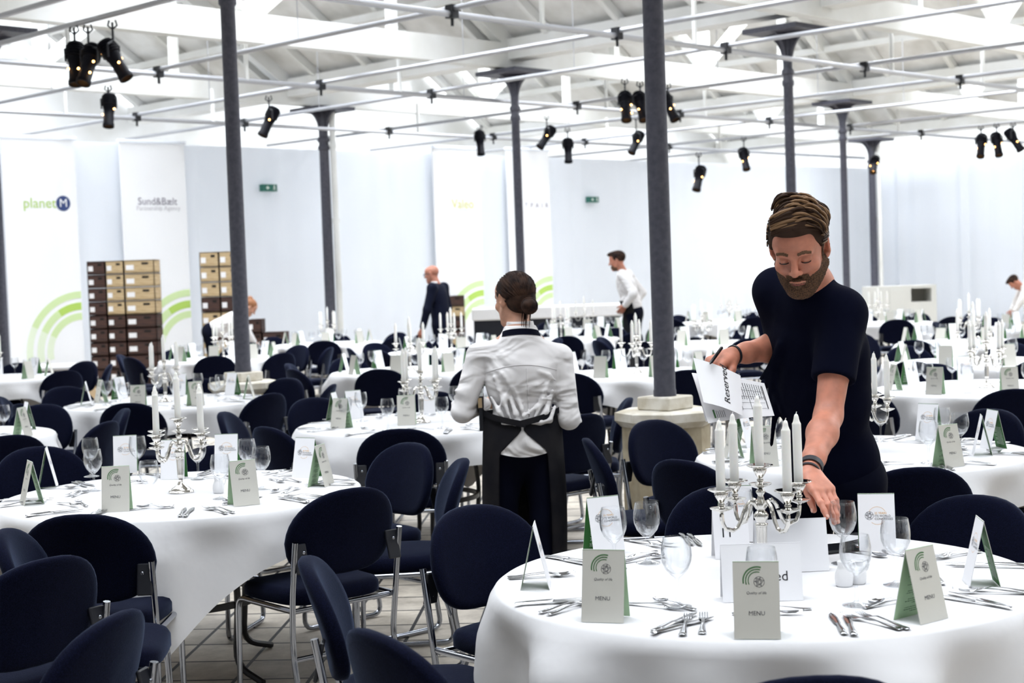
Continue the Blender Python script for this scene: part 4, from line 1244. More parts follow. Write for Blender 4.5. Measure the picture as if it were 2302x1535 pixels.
def nets(F, X, Y, Z):
    S_ = F < 0
    c = [S_[i:S_.shape[0] - 1 + i, j:S_.shape[1] - 1 + j, k:S_.shape[2] - 1 + k] for i in (0, 1) for j in (0, 1) for k in (0, 1)]
    anyin = c[0].copy(); allin = c[0].copy()
    for q in c[1:]: anyin |= q; allin &= q
    cells = np.argwhere(anyin & ~allin)
    idx = -np.ones(anyin.shape, np.int32); idx[tuple(cells.T)] = np.arange(len(cells))
    acc = np.zeros((len(cells), 3)); cnt = np.zeros(len(cells))
    ax = (X, Y, Z); ci, cj, ck = cells.T
    for d in range(3):
        for a in (0, 1):
            for b in (0, 1):
                o0 = [0, 0, 0]; o1 = [0, 0, 0]; e = [q for q in range(3) if q != d]
                o0[e[0]] = o1[e[0]] = a; o0[e[1]] = o1[e[1]] = b; o1[d] = 1
                f0 = F[ci + o0[0], cj + o0[1], ck + o0[2]]; f1 = F[ci + o1[0], cj + o1[1], ck + o1[2]]
                m = (f0 < 0) != (f1 < 0)
                t = np.where(m, f0 / np.where(np.abs(f0 - f1) < 1e-12, 1, f0 - f1), 0)
                P = np.stack([ax[q][cells[:, q] + o0[q]] for q in range(3)], 1)
                Q = np.stack([ax[q][cells[:, q] + o1[q]] for q in range(3)], 1)
                acc += np.where(m[:, None], P + (Q - P) * t[:, None], 0); cnt += m
    V = acc / np.maximum(cnt, 1)[:, None]
    faces = []
    for d in range(3):
        e = [q for q in range(3) if q != d]
        sl0 = [slice(None)] * 3; sl1 = [slice(None)] * 3; sl0[d] = slice(0, -1); sl1[d] = slice(1, None)
        a, b = S_[tuple(sl0)], S_[tuple(sl1)]
        E = np.argwhere(a != b)
        ok = np.all([(E[:, q] > 0) & (E[:, q] < S_.shape[q] - 1) for q in e], axis=0); E = E[ok]
        fl = a[tuple(E.T)]
        def cell(o1, o2):
            q = E.copy(); q[:, e[0]] += o1; q[:, e[1]] += o2; return idx[tuple(q.T)]
        q4 = np.stack([cell(-1, -1), cell(0, -1), cell(0, 0), cell(-1, 0)], 1)
        if d == 1: fl = ~fl
        q4[~fl] = q4[~fl][:, ::-1]; faces.append(q4)
    return V, np.concatenate(faces)
def sdf_mesh(name, s, h, m, parent=None, fine=((), (), ()), warp=None, smooth_it=0, face_mats=None):
    lo, hi = s.bounds(.03)
    X, Y, Z = (axis(lo[q], hi[q], h, fine[q]) for q in range(3))
    F = s.field(X, Y, Z)
    if warp is not None: F = warp(F, X, Y, Z)
    V, Q = nets(F, X, Y, Z)
    me = bpy.data.meshes.new(name)
    me.from_pydata(V.tolist(), [], Q.tolist())
    for mm in ([m] if not isinstance(m, (list, tuple)) else m): me.materials.append(mm)
    if face_mats is not None: me.polygons.foreach_set('material_index', face_mats(V[Q].mean(1)).astype(np.int32))
    me.polygons.foreach_set('use_smooth', np.ones(len(Q), bool)); me.update()
    return (link(name, me, parent), V, Q) if parent is not False else (me, V, Q)
def skin_patch(name, V, Q, pick, off, m, parent, seed=1):
    """a thin layer standing off the skin where pick() is > 0 (beard, brows): pick gives 0..1 thickness"""
    rs = np.random.RandomState(seed)
    c = V[Q]; n = np.cross(c[:, 2] - c[:, 0], c[:, 3] - c[:, 1]); ln = np.linalg.norm(n, axis=1, keepdims=True); n = n / np.maximum(ln, 1e-12)
    N = np.zeros_like(V)
    for j in range(4): np.add.at(N, Q[:, j], n)
    N /= np.maximum(np.linalg.norm(N, axis=1, keepdims=True), 1e-9)
    w_ = pick(V); fm = (w_[Q] > 0).all(1); q = Q[fm]
    used, inv = np.unique(q, return_inverse=True); q = inv.reshape(q.shape)
    P = V[used] + N[used] * (off * w_[used] * (.55 + .9 * rs.rand(len(used))))[:, None] + N[used] * .0004
    me = bpy.data.meshes.new(name); me.from_pydata(P.tolist(), [], q.tolist()); me.materials.append(m)
    me.polygons.foreach_set('use_smooth', np.ones(len(q), bool)); me.update()
    return link(name, me, parent)
def npv(v): return np.array(v, float)
def frame(fwd, up=(0, 0, 1)):
    f = npv(fwd); f /= np.linalg.norm(f); u = npv(up); u = u - f * (u @ f); u /= np.linalg.norm(u)
    return np.stack([np.cross(f, u), f, u], 1)            # columns: right, forward, up

# --- head: all sizes for a head 0.235 high; local x right, y forward, z up, origin mid-head
def head_sdf(s, c, R, k, face=True, lids=True, jaw=1.0):
    W = lambda x, y, z: npv(c) + R @ (npv((x, y, z)) * k)
    E = lambda p, r, kk=.012, sub=False, RR=None: s.ell(W(*p), npv(r) * k, R if RR is None else R @ RR, kk * k, sub)
    Cp = lambda a, b, ra, rb, kk=.012, sub=False: s.cap(W(*a), W(*b), ra * k, rb * k, kk * k, sub)
    E((0, -.014, .032), (.075, .096, .083), .02)
    E((0, .030, -.035), (.060, .058, .085), .03)
    E((0, .045, .045), (.060, .044, .048), .03)
    Cp((-.055, .0, -.050), (-.018, .066, -.098), .019 * jaw, .020 * jaw, .03); Cp((.055, .0, -.050), (.018, .066, -.098), .019 * jaw, .020 * jaw, .03)
    E((0, .074, -.102), (.024, .017, .017), None or .02)
    if not face: return W
    Cp((-.040, .076, .022), (-.012, .089, .019), .0105, .010, .012); Cp((.040, .076, .022), (.012, .089, .019), .0105, .010, .012)
    E((-.032, .098, .001), (.0175, .017, .0125), .012, True); E((.032, .098, .001), (.0175, .017, .0125), .012, True)
    E((-.044, .062, -.026), (.020, .022, .018), .02); E((.044, .062, -.026), (.020, .022, .018), .02)
    Cp((0, .088, .016), (0, .110, -.026), .0080, .0105, .010); E((0, .1125, -.0295), (.0105, .0105, .009), .008)
    E((-.0125, .099, -.0325), (.0085, .0095, .0070), .006); E((.0125, .099, -.0325), (.0085, .0095, .0070), .006)
    for sx in (-1, 1):
        E((sx * .007, .1035, -.0385), (.0035, .005, .003), .003, True)
        if lids:
            E((sx * .031, .0775, .002), (.0150, .0130, .0120), .004)
        Cp((sx * .022, .0915, -.0665), (sx * .006, .0965, -.0625), .0035, .0050, .006); Cp((sx * .006, .0965, -.0625), (0, .0965, -.0632), .0050, .0046, .005)
        Cp((sx * .020, .0910, -.0685), (0, .0950, -.0735), .004, .0065, .006)
        ear = np.array(Matrix.Rotation(sx * -.55, 3, 'Z') @ Matrix.Rotation(-.15, 3, 'X'))
        E((sx * .0780, -.012, -.002), (.0085, .020, .033), .010, False, ear)
        E((sx * .0870, -.004, .002), (.004, .0100, .018), .004, True, ear)
        E((sx * .0755, -.004, -.030), (.007, .009, .009), .006)
    E((0, .108, -.0675), (.020, .009, .0016), .003, True)
    return W
# --- hand: wrist, direction of the fingers, direction of the thumb side, back of hand follows
def hand_sdf(s, wrist, d, thumb, k=1.0, curl=(.3, .4, .3), spread=.05, tcurl=.3, tdir=.75, curls=None, flip=False):
    d = npv(d); d /= np.linalg.norm(d); l = npv(thumb); l = l - d * (d @ l); l /= np.linalg.norm(l)
    n = np.cross(d, l) * (-1 if flip else 1)              # back of the hand
    w0 = npv(wrist); out = {}
    L = lambda a, b, c_: w0 + (d * a + l * b + n * c_) * k
    root = [(.022, .019), (.022, .006), (.021, -.007), (.020, -.018)]
    kn = [(.088, .030), (.092, .009), (.087, -.012), (.078, -.030)]
    ln = [(.044, .026, .021), (.048, .030, .022), (.044, .028, .021), (.034, .021, .019)]
    rr = [(.0098, .0088, .0080, .0070), (.0100, .0090, .0082, .0072), (.0096, .0086, .0078, .0068), (.0086, .0076, .0070, .0060)]
    for f in range(4):
        a, b = root[f], kn[f]
        s.cap(L(a[0], a[1], 0), L(b[0] - .004, b[1], .002), .0165 * k, .0125 * k, .016 * k)
        cu = curls[f] if curls else curl
        ang = 0.0; p = L(b[0], b[1], .001); side = spread * (1.5 - f)
        pts = [p]
        for j in range(3):
            ang += cu[j]
            v = (d * math.cos(ang) * math.cos(side) + l * math.sin(side) - n * math.sin(ang)); v /= np.linalg.norm(v)
            q = p + v * ln[f][j] * k
            s.cap(p, q, rr[f][j] * k, rr[f][j + 1] * k, .005 * k); p = q; pts.append(p)
        s.ell(pts[1], npv((1, 1, 1)) * rr[f][1] * 1.06 * k, None, .004 * k)
        out[f] = pts
    s.cap(L(.03, .0, -.006), L(.07, -.004, -.004), .014 * k, .012 * k, .012 * k)
    # thumb leaves the side of the palm near its base
    p = L(.018, .018, -.006); pts = [p]; ang = tdir
    for j, (q_, r0, r1) in enumerate(((.044, .0155, .0125), (.033, .0118, .0105), (.027, .0104, .0080))):
        v = d * math.cos(ang) + l * math.sin(ang) * .92 - n * (.38 if j == 0 else .30); v /= np.linalg.norm(v)
        q = p + v * q_ * k; s.cap(p, q, r0 * k, r1 * k, (.012 if j == 0 else .005) * k); p = q; pts.append(p); ang -= tcurl
    out['thumb'] = pts; out['n'] = n; out['d'] = d; out['l'] = l
    return out
def nail(parent, pts, n, r, m):
    tip, prev = npv(pts[-1]), npv(pts[-2]); d = tip - prev; d /= np.linalg.norm(d); nn = npv(n); nn = nn - d * (nn @ d); nn /= np.linalg.norm(nn); sd = np.cross(d, nn)
    mb = MB().use(m); rings = []
    for a, w_ in ((-.5, .55), (-.2, .8), (.3, .8), (.75, .62), (1.0, .25)):
        rings.append([Vector(tip + d * a * r + sd * math.sin(t) * w_ * r * 1.0 + nn * (r * (.62 + .42 * math.cos(t)) + (.0006 if lay else 0) - .10 * r * max(0, a))) for lay in (0, 1) for t in ((-.9, -.45, 0, .45, .9) if not lay else (.9, .45, 0, -.45, -.9))])
    mb.loft(rings, True, True); return mb.build('fingernail', parent=parent)

def skin_mat(name, c, rough=.5):
    m = mat(name, c, rough, sss=.18, sss_r=(.02, .008, .004), sss_s=1.0)
    noise_color(m, tuple(x * .82 for x in c), tuple(min(1, x * 1.12) for x in c), 26.0, 6.0, .32, .68); bump(m, 420, .12, .0008)
    return m
skin = skin_mat('ruddy_skin', (.54, .215, .140)); skin_f = skin_mat('fair_skin', (.52, .27, .18)); skin_b = skin_mat('tanned_skin', (.42, .17, .11))
lip = mat('lip_skin', (.40, .13, .11), .45); nail_m = mat('nail', (.60, .34, .27), .3)
beard_m = mat('brown_beard', (.085, .042, .022), .85); noise_color(beard_m, (.035, .017, .010), (.17, .085, .042), 260, 3, .35, .65); bump(beard_m, 500, .9, .003)
brow_m = mat('brow_hair', (.12, .06, .03), .85)
hair_m = mat('brown_hair', (.10, .055, .03), .62, spec=.14); noise_color(hair_m, (.016, .009, .006), (.17, .095, .05), 40, 3, .3, .7)
hair_lt = mat('brown_hair_pale_locks', (.20, .115, .06), .55, spec=.2); hair_dk = mat('brown_hair_deep_locks', (.035, .018, .011), .6, spec=.14)  # paler and darker brown, mixed lock by lock
hair_d = mat('dark_brown_hair', (.025, .013, .009), .6, spec=.12); noise_color(hair_d, (.008, .004, .004), (.052, .026, .016), 30, 3, .35, .7)
hair_r = mat('reddish_hair', (.26, .10, .035), .6)
black_tee = mat('black_tee_cotton', (.0014, .0022, .0100), .95, spec=.08); bump(black_tee, 9, .35, .02, 3); 
black_cloth = mat('black_trousers', (.0012, .0020, .0090), .9, spec=.1); bump(black_cloth, 8, .25, .02, 3)
apron_m = mat('charcoal_apron', (.011, .011, .014), .9, spec=.12); noise_color(apron_m, (.007, .0075, .011), (.017, .016, .018), 7, 5); bump(apron_m, 160, .3, .001)
suit_m = mat('navy_suit', (.002, .0035, .014), .85, spec=.15)
shirt_w = mat('white_shirt_cotton', (.74, .72, .72), .85, spec=.15)
def _wrinkle(m):
    n, l, b = nodes(m)
    tc = n.new('ShaderNodeTexCoord')
    mp = n.new('ShaderNodeMapping'); mp.inputs['Rotation'].default_value = (0.2, .75, .3); mp.inputs['Scale'].default_value = (1, 1, 2.0)
    nz = n.new('ShaderNodeTexNoise'); nz.inputs['Scale'].default_value = 4.2; nz.inputs['Detail'].default_value = 2.0; nz.inputs['Distortion'].default_value = 0.9
    bp = n.new('ShaderNodeBump'); bp.inputs['Strength'].default_value = 1.0; bp.inputs['Distance'].default_value = .05
    l.new(tc.outputs['Object'], mp.inputs[0]); l.new(mp.outputs[0], nz.inputs['Vector']); l.new(nz.outputs[0], bp.inputs['Height']); l.new(bp.outputs[0], b.inputs['Normal'])
_wrinkle(shirt_w)
eye_w = mat('eye_white', (.30, .27, .25), .3); iris_m = mat('iris', (.03, .04, .05), .15); lash_m = mat('eyelash', (.02, .01, .008), .8)
shoe_m = mat('black_leather', (.006, .006, .008), .35); pen_m = mat('black_pen', (.004, .004, .006), .3); strap_m = mat('dark_leather_strap', (.010, .011, .018), .5)
def shoes(root, feet, fwd):
    f = npv(fwd); f[2] = 0; f /= np.linalg.norm(f)
    for p in feet:
        s = Sdf(); p = npv(p); s.cap(p + f * -.04 + (0, 0, .045), p + f * .14 + (0, 0, .032), .042, .032, .02); s.cap(p + (0, 0, .05), p + (0, 0, .10), .045, .045, .02)
        s.ell(p + f * .05 + npv((0, 0, -.03)), (.3, .3, .031), None, .004, True)
        sdf_mesh('shoe', s, .008, shoe_m, root)
def torus_band(name, c, ax, r, wd, th, m, parent, sx=1.0):
    a = Vector(ax).normalized(); R = a.to_track_quat('Z', 'Y').to_matrix()
    return MB().use(m).lathe([(r, -wd / 2), (r + th, -wd / 2), (r + th * 1.1, 0), (r + th, wd / 2), (r, wd / 2), (r, -wd / 2)], 28, c=c, axis=R).build(name, parent=parent)
def strands(name, curves, m, parent, seg=5, base=None, alt=None):
    mb = MB().use(m)
    if base is not None: mb.add(base[0].tolist(), base[1].tolist())
    for ci, (pts, r) in enumerate(curves):
        if alt is not None: mb.use(alt if (ci * 7919) % 10 < 4 else m)
        n = len(pts); mb.tube(pts, [r * (.35 + .65 * math.sin(PI * min(1, (i + .6) / n) ** .7)) for i in range(n)], seg)
    return mb.build(name, parent=parent, angle=80)

# ------------------------------------------------------------------ the man in black
def man():
    P = lambda x, y, d: npv(at(x, y, d))
    pel = P(1872, 1035, 5.22); neck = P(1822, 655, 5.00)
    shR, shL = P(1746, 655, 5.13), P(1893, 705, 4.93)
    elR, wrR = P(1772, 775, 5.20), P(1646, 799, 5.02)
    elL, wrL = P(1862, 935, 4.80), P(1819, 1062, 4.55)
    hc = P(1797, 556, 4.86); K = 1.08
    yaw, pit = math.radians(21), math.radians(27)
    Rh = frame((-math.sin(yaw) * math.cos(pit), -math.cos(yaw) * math.cos(pit), -math.sin(pit)), (-.04, 0, 1))
    root = empty('person', (pel[0], pel[1], 0)); off = npv((pel[0], pel[1], 0))
    tag(root, 'bearded man in black T-shirt leaning over the front table, papers in one hand', 'person')
    o = lambda v: npv(v) - off
    pel, neck, shR, shL, elR, wrR, elL, wrL, hc = map(o, (pel, neck, shR, shL, elR, wrR, elL, wrL, hc))
    up = neck - pel; up /= np.linalg.norm(up); lat = shL - shR; lat -= up * (lat @ up); lat /= np.linalg.norm(lat)
    fw = np.cross(up, lat); fw = fw if fw[1] < 0 else -fw
    Rt = np.stack([lat, fw, up], 1); ch = neck - up * .20; belly = neck - up * .38
    # skin: head, neck, trunk, arms and hands in one surface
    s = Sdf()
    W = head_sdf(s, hc, Rh, K)
    s.cap(W(0, -.022, -.055), neck + up * .01 - fw * .01, .060, .066, .03); s.cap(neck + up * .01, neck - up * .06, .066, .07, .05)
    s.ell(ch, (.165, .105, .18), Rt, .05); s.ell(belly, (.15, .10, .16), Rt, .06); s.ell(pel, (.15, .105, .13), Rt, .06)
    for a, b, c in ((shR, elR, wrR), (shL, elL, wrL)):
        s.cap(neck - up * .05, a, .05, .058, .05); s.cap(a, a * .5 + b * .5, .054, .050, .03); s.cap(a * .5 + b * .5, b, .050, .042, .03)
        m1 = b * .68 + c * .32; s.cap(b, m1, .043, .0465, .02); s.cap(m1, b * .25 + c * .75, .0465, .033, .02); s.cap(b * .25 + c * .75, c, .032, .0285, .02)
    dirL = o(P(1901, 1176, 4.36)) - wrL
    HL = hand_sdf(s, wrL, dirL, npv((-.80, -.55, -.05)), 1.07, spread=.015, tcurl=.04, tdir=.16, flip=True,
                  curls=[(.06, .12, .10), (.12, .18, .14), (.20, .26, .20), (.28, .34, .26)])
    dirR = o(P(1596, 822, 4.95)) - wrR
    HR = hand_sdf(s, wrR, dirR, npv((.10, -.92, -.25)), 1.05, spread=.02, tcurl=.35, tdir=.62,
                  curls=[(.65, .95, .6), (.75, 1.0, .6), (.8, 1.05, .6), (.85, 1.05, .6)])
    lo, hi = hc - .15, hc + .15
    hl = [np.min([HL[f][-1] for f in range(4)] + [wrL], axis=0) - .02, np.max([HL[f][-1] for f in range(4)] + [wrL], axis=0) + .02]
    hr = [np.min([HR[f][-1] for f in range(4)] + [wrR], axis=0) - .03, np.max([HR[f][-1] for f in range(4)] + [wrR], axis=0) + .03]
    fine = [((lo[q], hi[q], .0026), (hl[0][q], hl[1][q], .0034), (hr[0][q], hr[1][q], .0038)) for q in range(3)]
    def fm(C):
        L_ = (C - hc) @ Rh / K
        lips = (np.abs(L_[:, 0]) < .021) & (L_[:, 2] < -.0585 - 0 * L_[:, 0]) & (L_[:, 2] > -.0795) & (L_[:, 1] > .088) & ((L_[:, 0] / .0195) ** 2 + ((L_[:, 2] + .0690) / .0042) ** 2 < 1)
        return lips
    body, V, Q = sdf_mesh('body', s, .0065, [skin, lip], root, fine=fine, face_mats=fm)
    loc = lambda X: (X - hc) @ Rh / K
    def beard(X):
        L_ = loc(X); x, y, z = L_.T
        ax_ = np.abs(x)
        edge = -.038 - .026 * np.clip((y - .02) / .07, 0, 1) + .010 * np.clip((ax_ - .02) / .03, 0, 1)         # upper border, ear to moustache
        side = (z < edge) & (y > -.004) & (ax_ < .076) & (z > -.135)
        mou = (z < -.043) & (z > -.0605) & (y > .075) & (ax_ < .033)
        sb = (ax_ > .058) & (ax_ < .0735) & (z < .02) & (z > -.05) & (np.abs(y - .014) < .011)
        mouth = (ax_ / .0195) ** 2 + ((z + .0690) / .0012) ** 2 < 1
        t = np.where(side, np.clip((edge - z) / .016, .05, 1), 0); t = np.where(mou, .8, t); t = np.where(sb, .5, t)
        t[(mouth & (y > .07)) | ((z < -.118) & (y < .045))] = 0
        t[np.linalg.norm(L_, axis=1) > .16] = 0
        return t
    skin_patch('beard', V, Q, beard, .0036, beard_m, root)
    def brow(X):
        L_ = loc(X); x, y, z = L_.T; ax_ = np.abs(x)
        c = .0235 + .004 * np.sin((ax_ - .012) / .036 * PI)
        t = np.clip(1 - np.abs(z - c) / .0055, 0, 1) * (ax_ > .012) * (ax_ < .05) * (y > .05); return t * (np.linalg.norm(L_, axis=1) < .15)
    skin_patch('eyebrows', V, Q, brow, .0026, brow_m, root)
    # lowered lids with lashes
    for sx in (-1, 1):
        pts = [Vector(W(sx * (.031 + .0145 * math.sin(t)), .0775 + .0135 * math.cos(t) * 1.0, -.0045 - .0015 * math.cos(t))) for t in np.linspace(-1.25, 1.25, 9)]
        MB().use(lash_m).tube(pts, .0014, 6).build('eyelash', parent=root)
        ey = MB().use(eye_w); ey.ball(Vector(W(sx * .031, .0775, -.0005)), .0118 * K, 14, 10); ey.build('eyeball', parent=root)
    # swept hair: cap plus combed locks
    hs = Sdf(); HW = lambda x, y, z: npv(hc) + Rh @ (npv((x, y, z)) * K)
    hs.ell(HW(0, -.022, .050), npv((.082, .100, .078)) * K, Rh, .02); hs.ell(HW(.0, .030, .098), npv((.066, .062, .040)) * K, Rh, .03); hs.ell(HW(-.050, -.005, .030), npv((.034, .07, .065)) * K, Rh, .02); hs.ell(HW(.050, -.005, .030), npv((.034, .07, .065)) * K, Rh, .02)
    hs.ell(HW(0, .085, -.032), npv((.105, .088, .095)) * K, Rh, .012, True)
    hs.ell(HW(.09, .01, -.04), npv((.05, .05, .058)) * K, Rh, .01, True); hs.ell(HW(-.09, .01, -.04), npv((.05, .05, .058)) * K, Rh, .01, True)
    hs.ell(HW(0, -.03, -.11), npv((.12, .14, .065)) * K, Rh, .015, True)
    hm, HV, HQ = sdf_mesh('hair', hs, .004, hair_m, False)
    cur = []
    rs = random.Random(3)
    # parting on his right: locks rise from it and sweep over the crown to his left and back
    for i in range(300):
        u = rs.random(); y0 = .082 - .165 * u; pts = []
        lift = .010 + .020 * rs.random()
        a0 = .52 + rs.uniform(-.06, .06) - (0 if rs.random() < .55 else rs.uniform(.2, 1.3)); a1 = a0 - rs.uniform(.75, 1.25); a1 = max(a1, -1.42)
        for j in range(10):
            t = j / 9; a = a0 + (a1 - a0) * t
            yy = y0 - .045 * t * t + .008 * math.sin(3.2 * t + i)
            front = math.exp(-((yy - .05) / .06) ** 2)
            rx, rz = .083, .092 + .020 * front
            dome = math.sqrt(max(.10, 1 - ((yy + .012) / .116) ** 2))
            w_ = 1 + (lift + .006 * math.sin(4 * t + i)) / .085 * (.35 + .65 * math.sin(PI * min(1, t + .10)) ** .7) * (.7 + .5 * front)
            x, z = rx * math.sin(a) * dome * w_, .034 + rz * math.cos(a) * dome * w_
            pts.append(Vector(HW(x, yy, z)))
        cur.append((pts, .0030 + .0020 * rs.random()))
    for i in range(64):           # front locks: from the parting across the forehead, lifted
        v = rs.random(); pts = []
        for j in range(9):
            t = j / 8
            x = .050 - .126 * t; yy = .102 - .016 * v - .020 * t - .030 * t * t - .03 * v * t
            z = .086 + .034 * v + .034 * math.sin(PI * (.15 + .62 * t)) * (.6 + .5 * v) - .020 * t * t + .004 * math.sin(i + 4 * t)
            pts.append(Vector(HW(x, yy + .006 * math.sin(i * 2.4), z)))
        cur.append((pts, .0030 + .0032 * rs.random()))
    for sx in (-1, 1):
        for i in range(80):       # short sides combed back
            y0, z0 = rs.uniform(-.06, .050), rs.uniform(.022, .090); pts = []
            for j in range(5):
                t = j / 4; yy = y0 - .045 * t; zz = z0 - .012 * t + .006
                xx = .083 * math.sqrt(max(.1, 1 - (yy / .125) ** 2 - ((zz - .03) / .125) ** 2)) + .003
                pts.append(Vector(HW(sx * xx, yy, zz)))
            cur.append((pts, .0026))
    strands('hair', cur, hair_dk, root, base=(HV, HQ), alt=hair_lt)
    bpy.data.meshes.remove(hm)
    # T-shirt
    t = Sdf()
    t.ell(ch, (.188, .128, .185), Rt, .05); t.ell(belly + fw * .01, (.172, .128, .18), Rt, .08); t.ell(pel + up * .01, (.172, .132, .15), Rt, .08)
    t.cap(neck - up * .045 - lat * .06, neck - up * .045 + lat * .06, .074, .074, .05); t.cap(neck - up * .03, neck + up * .022, .082, .076, .03)
    for a, b, q in ((shR, elR, .62), (shL, elL, .60)):
        e = a + (b - a) * q
        t.cap(neck - up * .06, a, .062, .072, .05); t.cap(a, e, .073, .070, .035)
        dv = (b - a) / np.linalg.norm(b - a); t.ell(e + dv * .075, (.12, .12, .066), frame(np.cross(dv, (0.3, .9, .1)), dv), .006, True)
    t.ell(neck + up * .075 + fw * .012, (.070, .066, .075), Rt, .015, True)
    # folds across the front and from the armpit
    rs = random.Random(8)
    for i in range(9):
        a = ch + lat * rs.uniform(-.10, .14) + up * rs.uniform(-.22, .06) + fw * .118; b = a + lat * rs.uniform(-.12, .02) - up * rs.uniform(.08, .22)
        t.cap(a, b, .012, .006, .02)
    sdf_mesh('tshirt', t, .0058, black_tee, root)
    c0 = neck - up * .0 + fw * .0
    # trousers and shoes
    p = Sdf(); hipR, hipL = pel - lat * .095 - up * .06, pel + lat * .095 - up * .06
    feet = [pel * 0 + npv((-.10, .28, 0)), npv((.16, .20, 0))]
    p.ell(pel - up * .03, (.165, .125, .12), Rt, .05)
    for h_, f_ in ((hipR, feet[0]), (hipL, feet[1])):
        kn = h_ * .48 + npv((f_[0], f_[1], .10)) * .52 + npv((-.01, -.05, 0)); an = npv((f_[0], f_[1], .09))
        p.cap(h_, kn, .098, .072, .05); p.cap(kn, an, .070, .056, .03)
    sdf_mesh('trousers', p, .010, black_cloth, root)
    shoes(root, feet, (-.2, -1, 0))
    ax = Vector(wrL - elL).normalized()
    torus_band('watch_strap', Vector(wrL * .90 + elL * .10), ax, .0315, .020, .004, strap_m, root); torus_band('bracelet', Vector(wrL * .99 + elL * .01), ax, .0305, .007, .003, strap_m, root)
    torus_band('bracelet', Vector(wrR * .97 + elR * .03), Vector(wrR - elR), .0300, .008, .003, strap_m, root)
    for f in (0, 1, 2, 3): nail(root, HL[f], HL['n'], .0072, nail_m)
    nail(root, HL['thumb'], HL['l'], .0085, nail_m); nail(root, HR['thumb'], HR['l'] + npv((0, -.6, .4)), .0085, nail_m)
    return dict(off=off, wrR=wrR + off, HR={k_: ([q + off for q in v] if isinstance(v, list) else v) for k_, v in HR.items()}, HL=HL)
MAN = man()

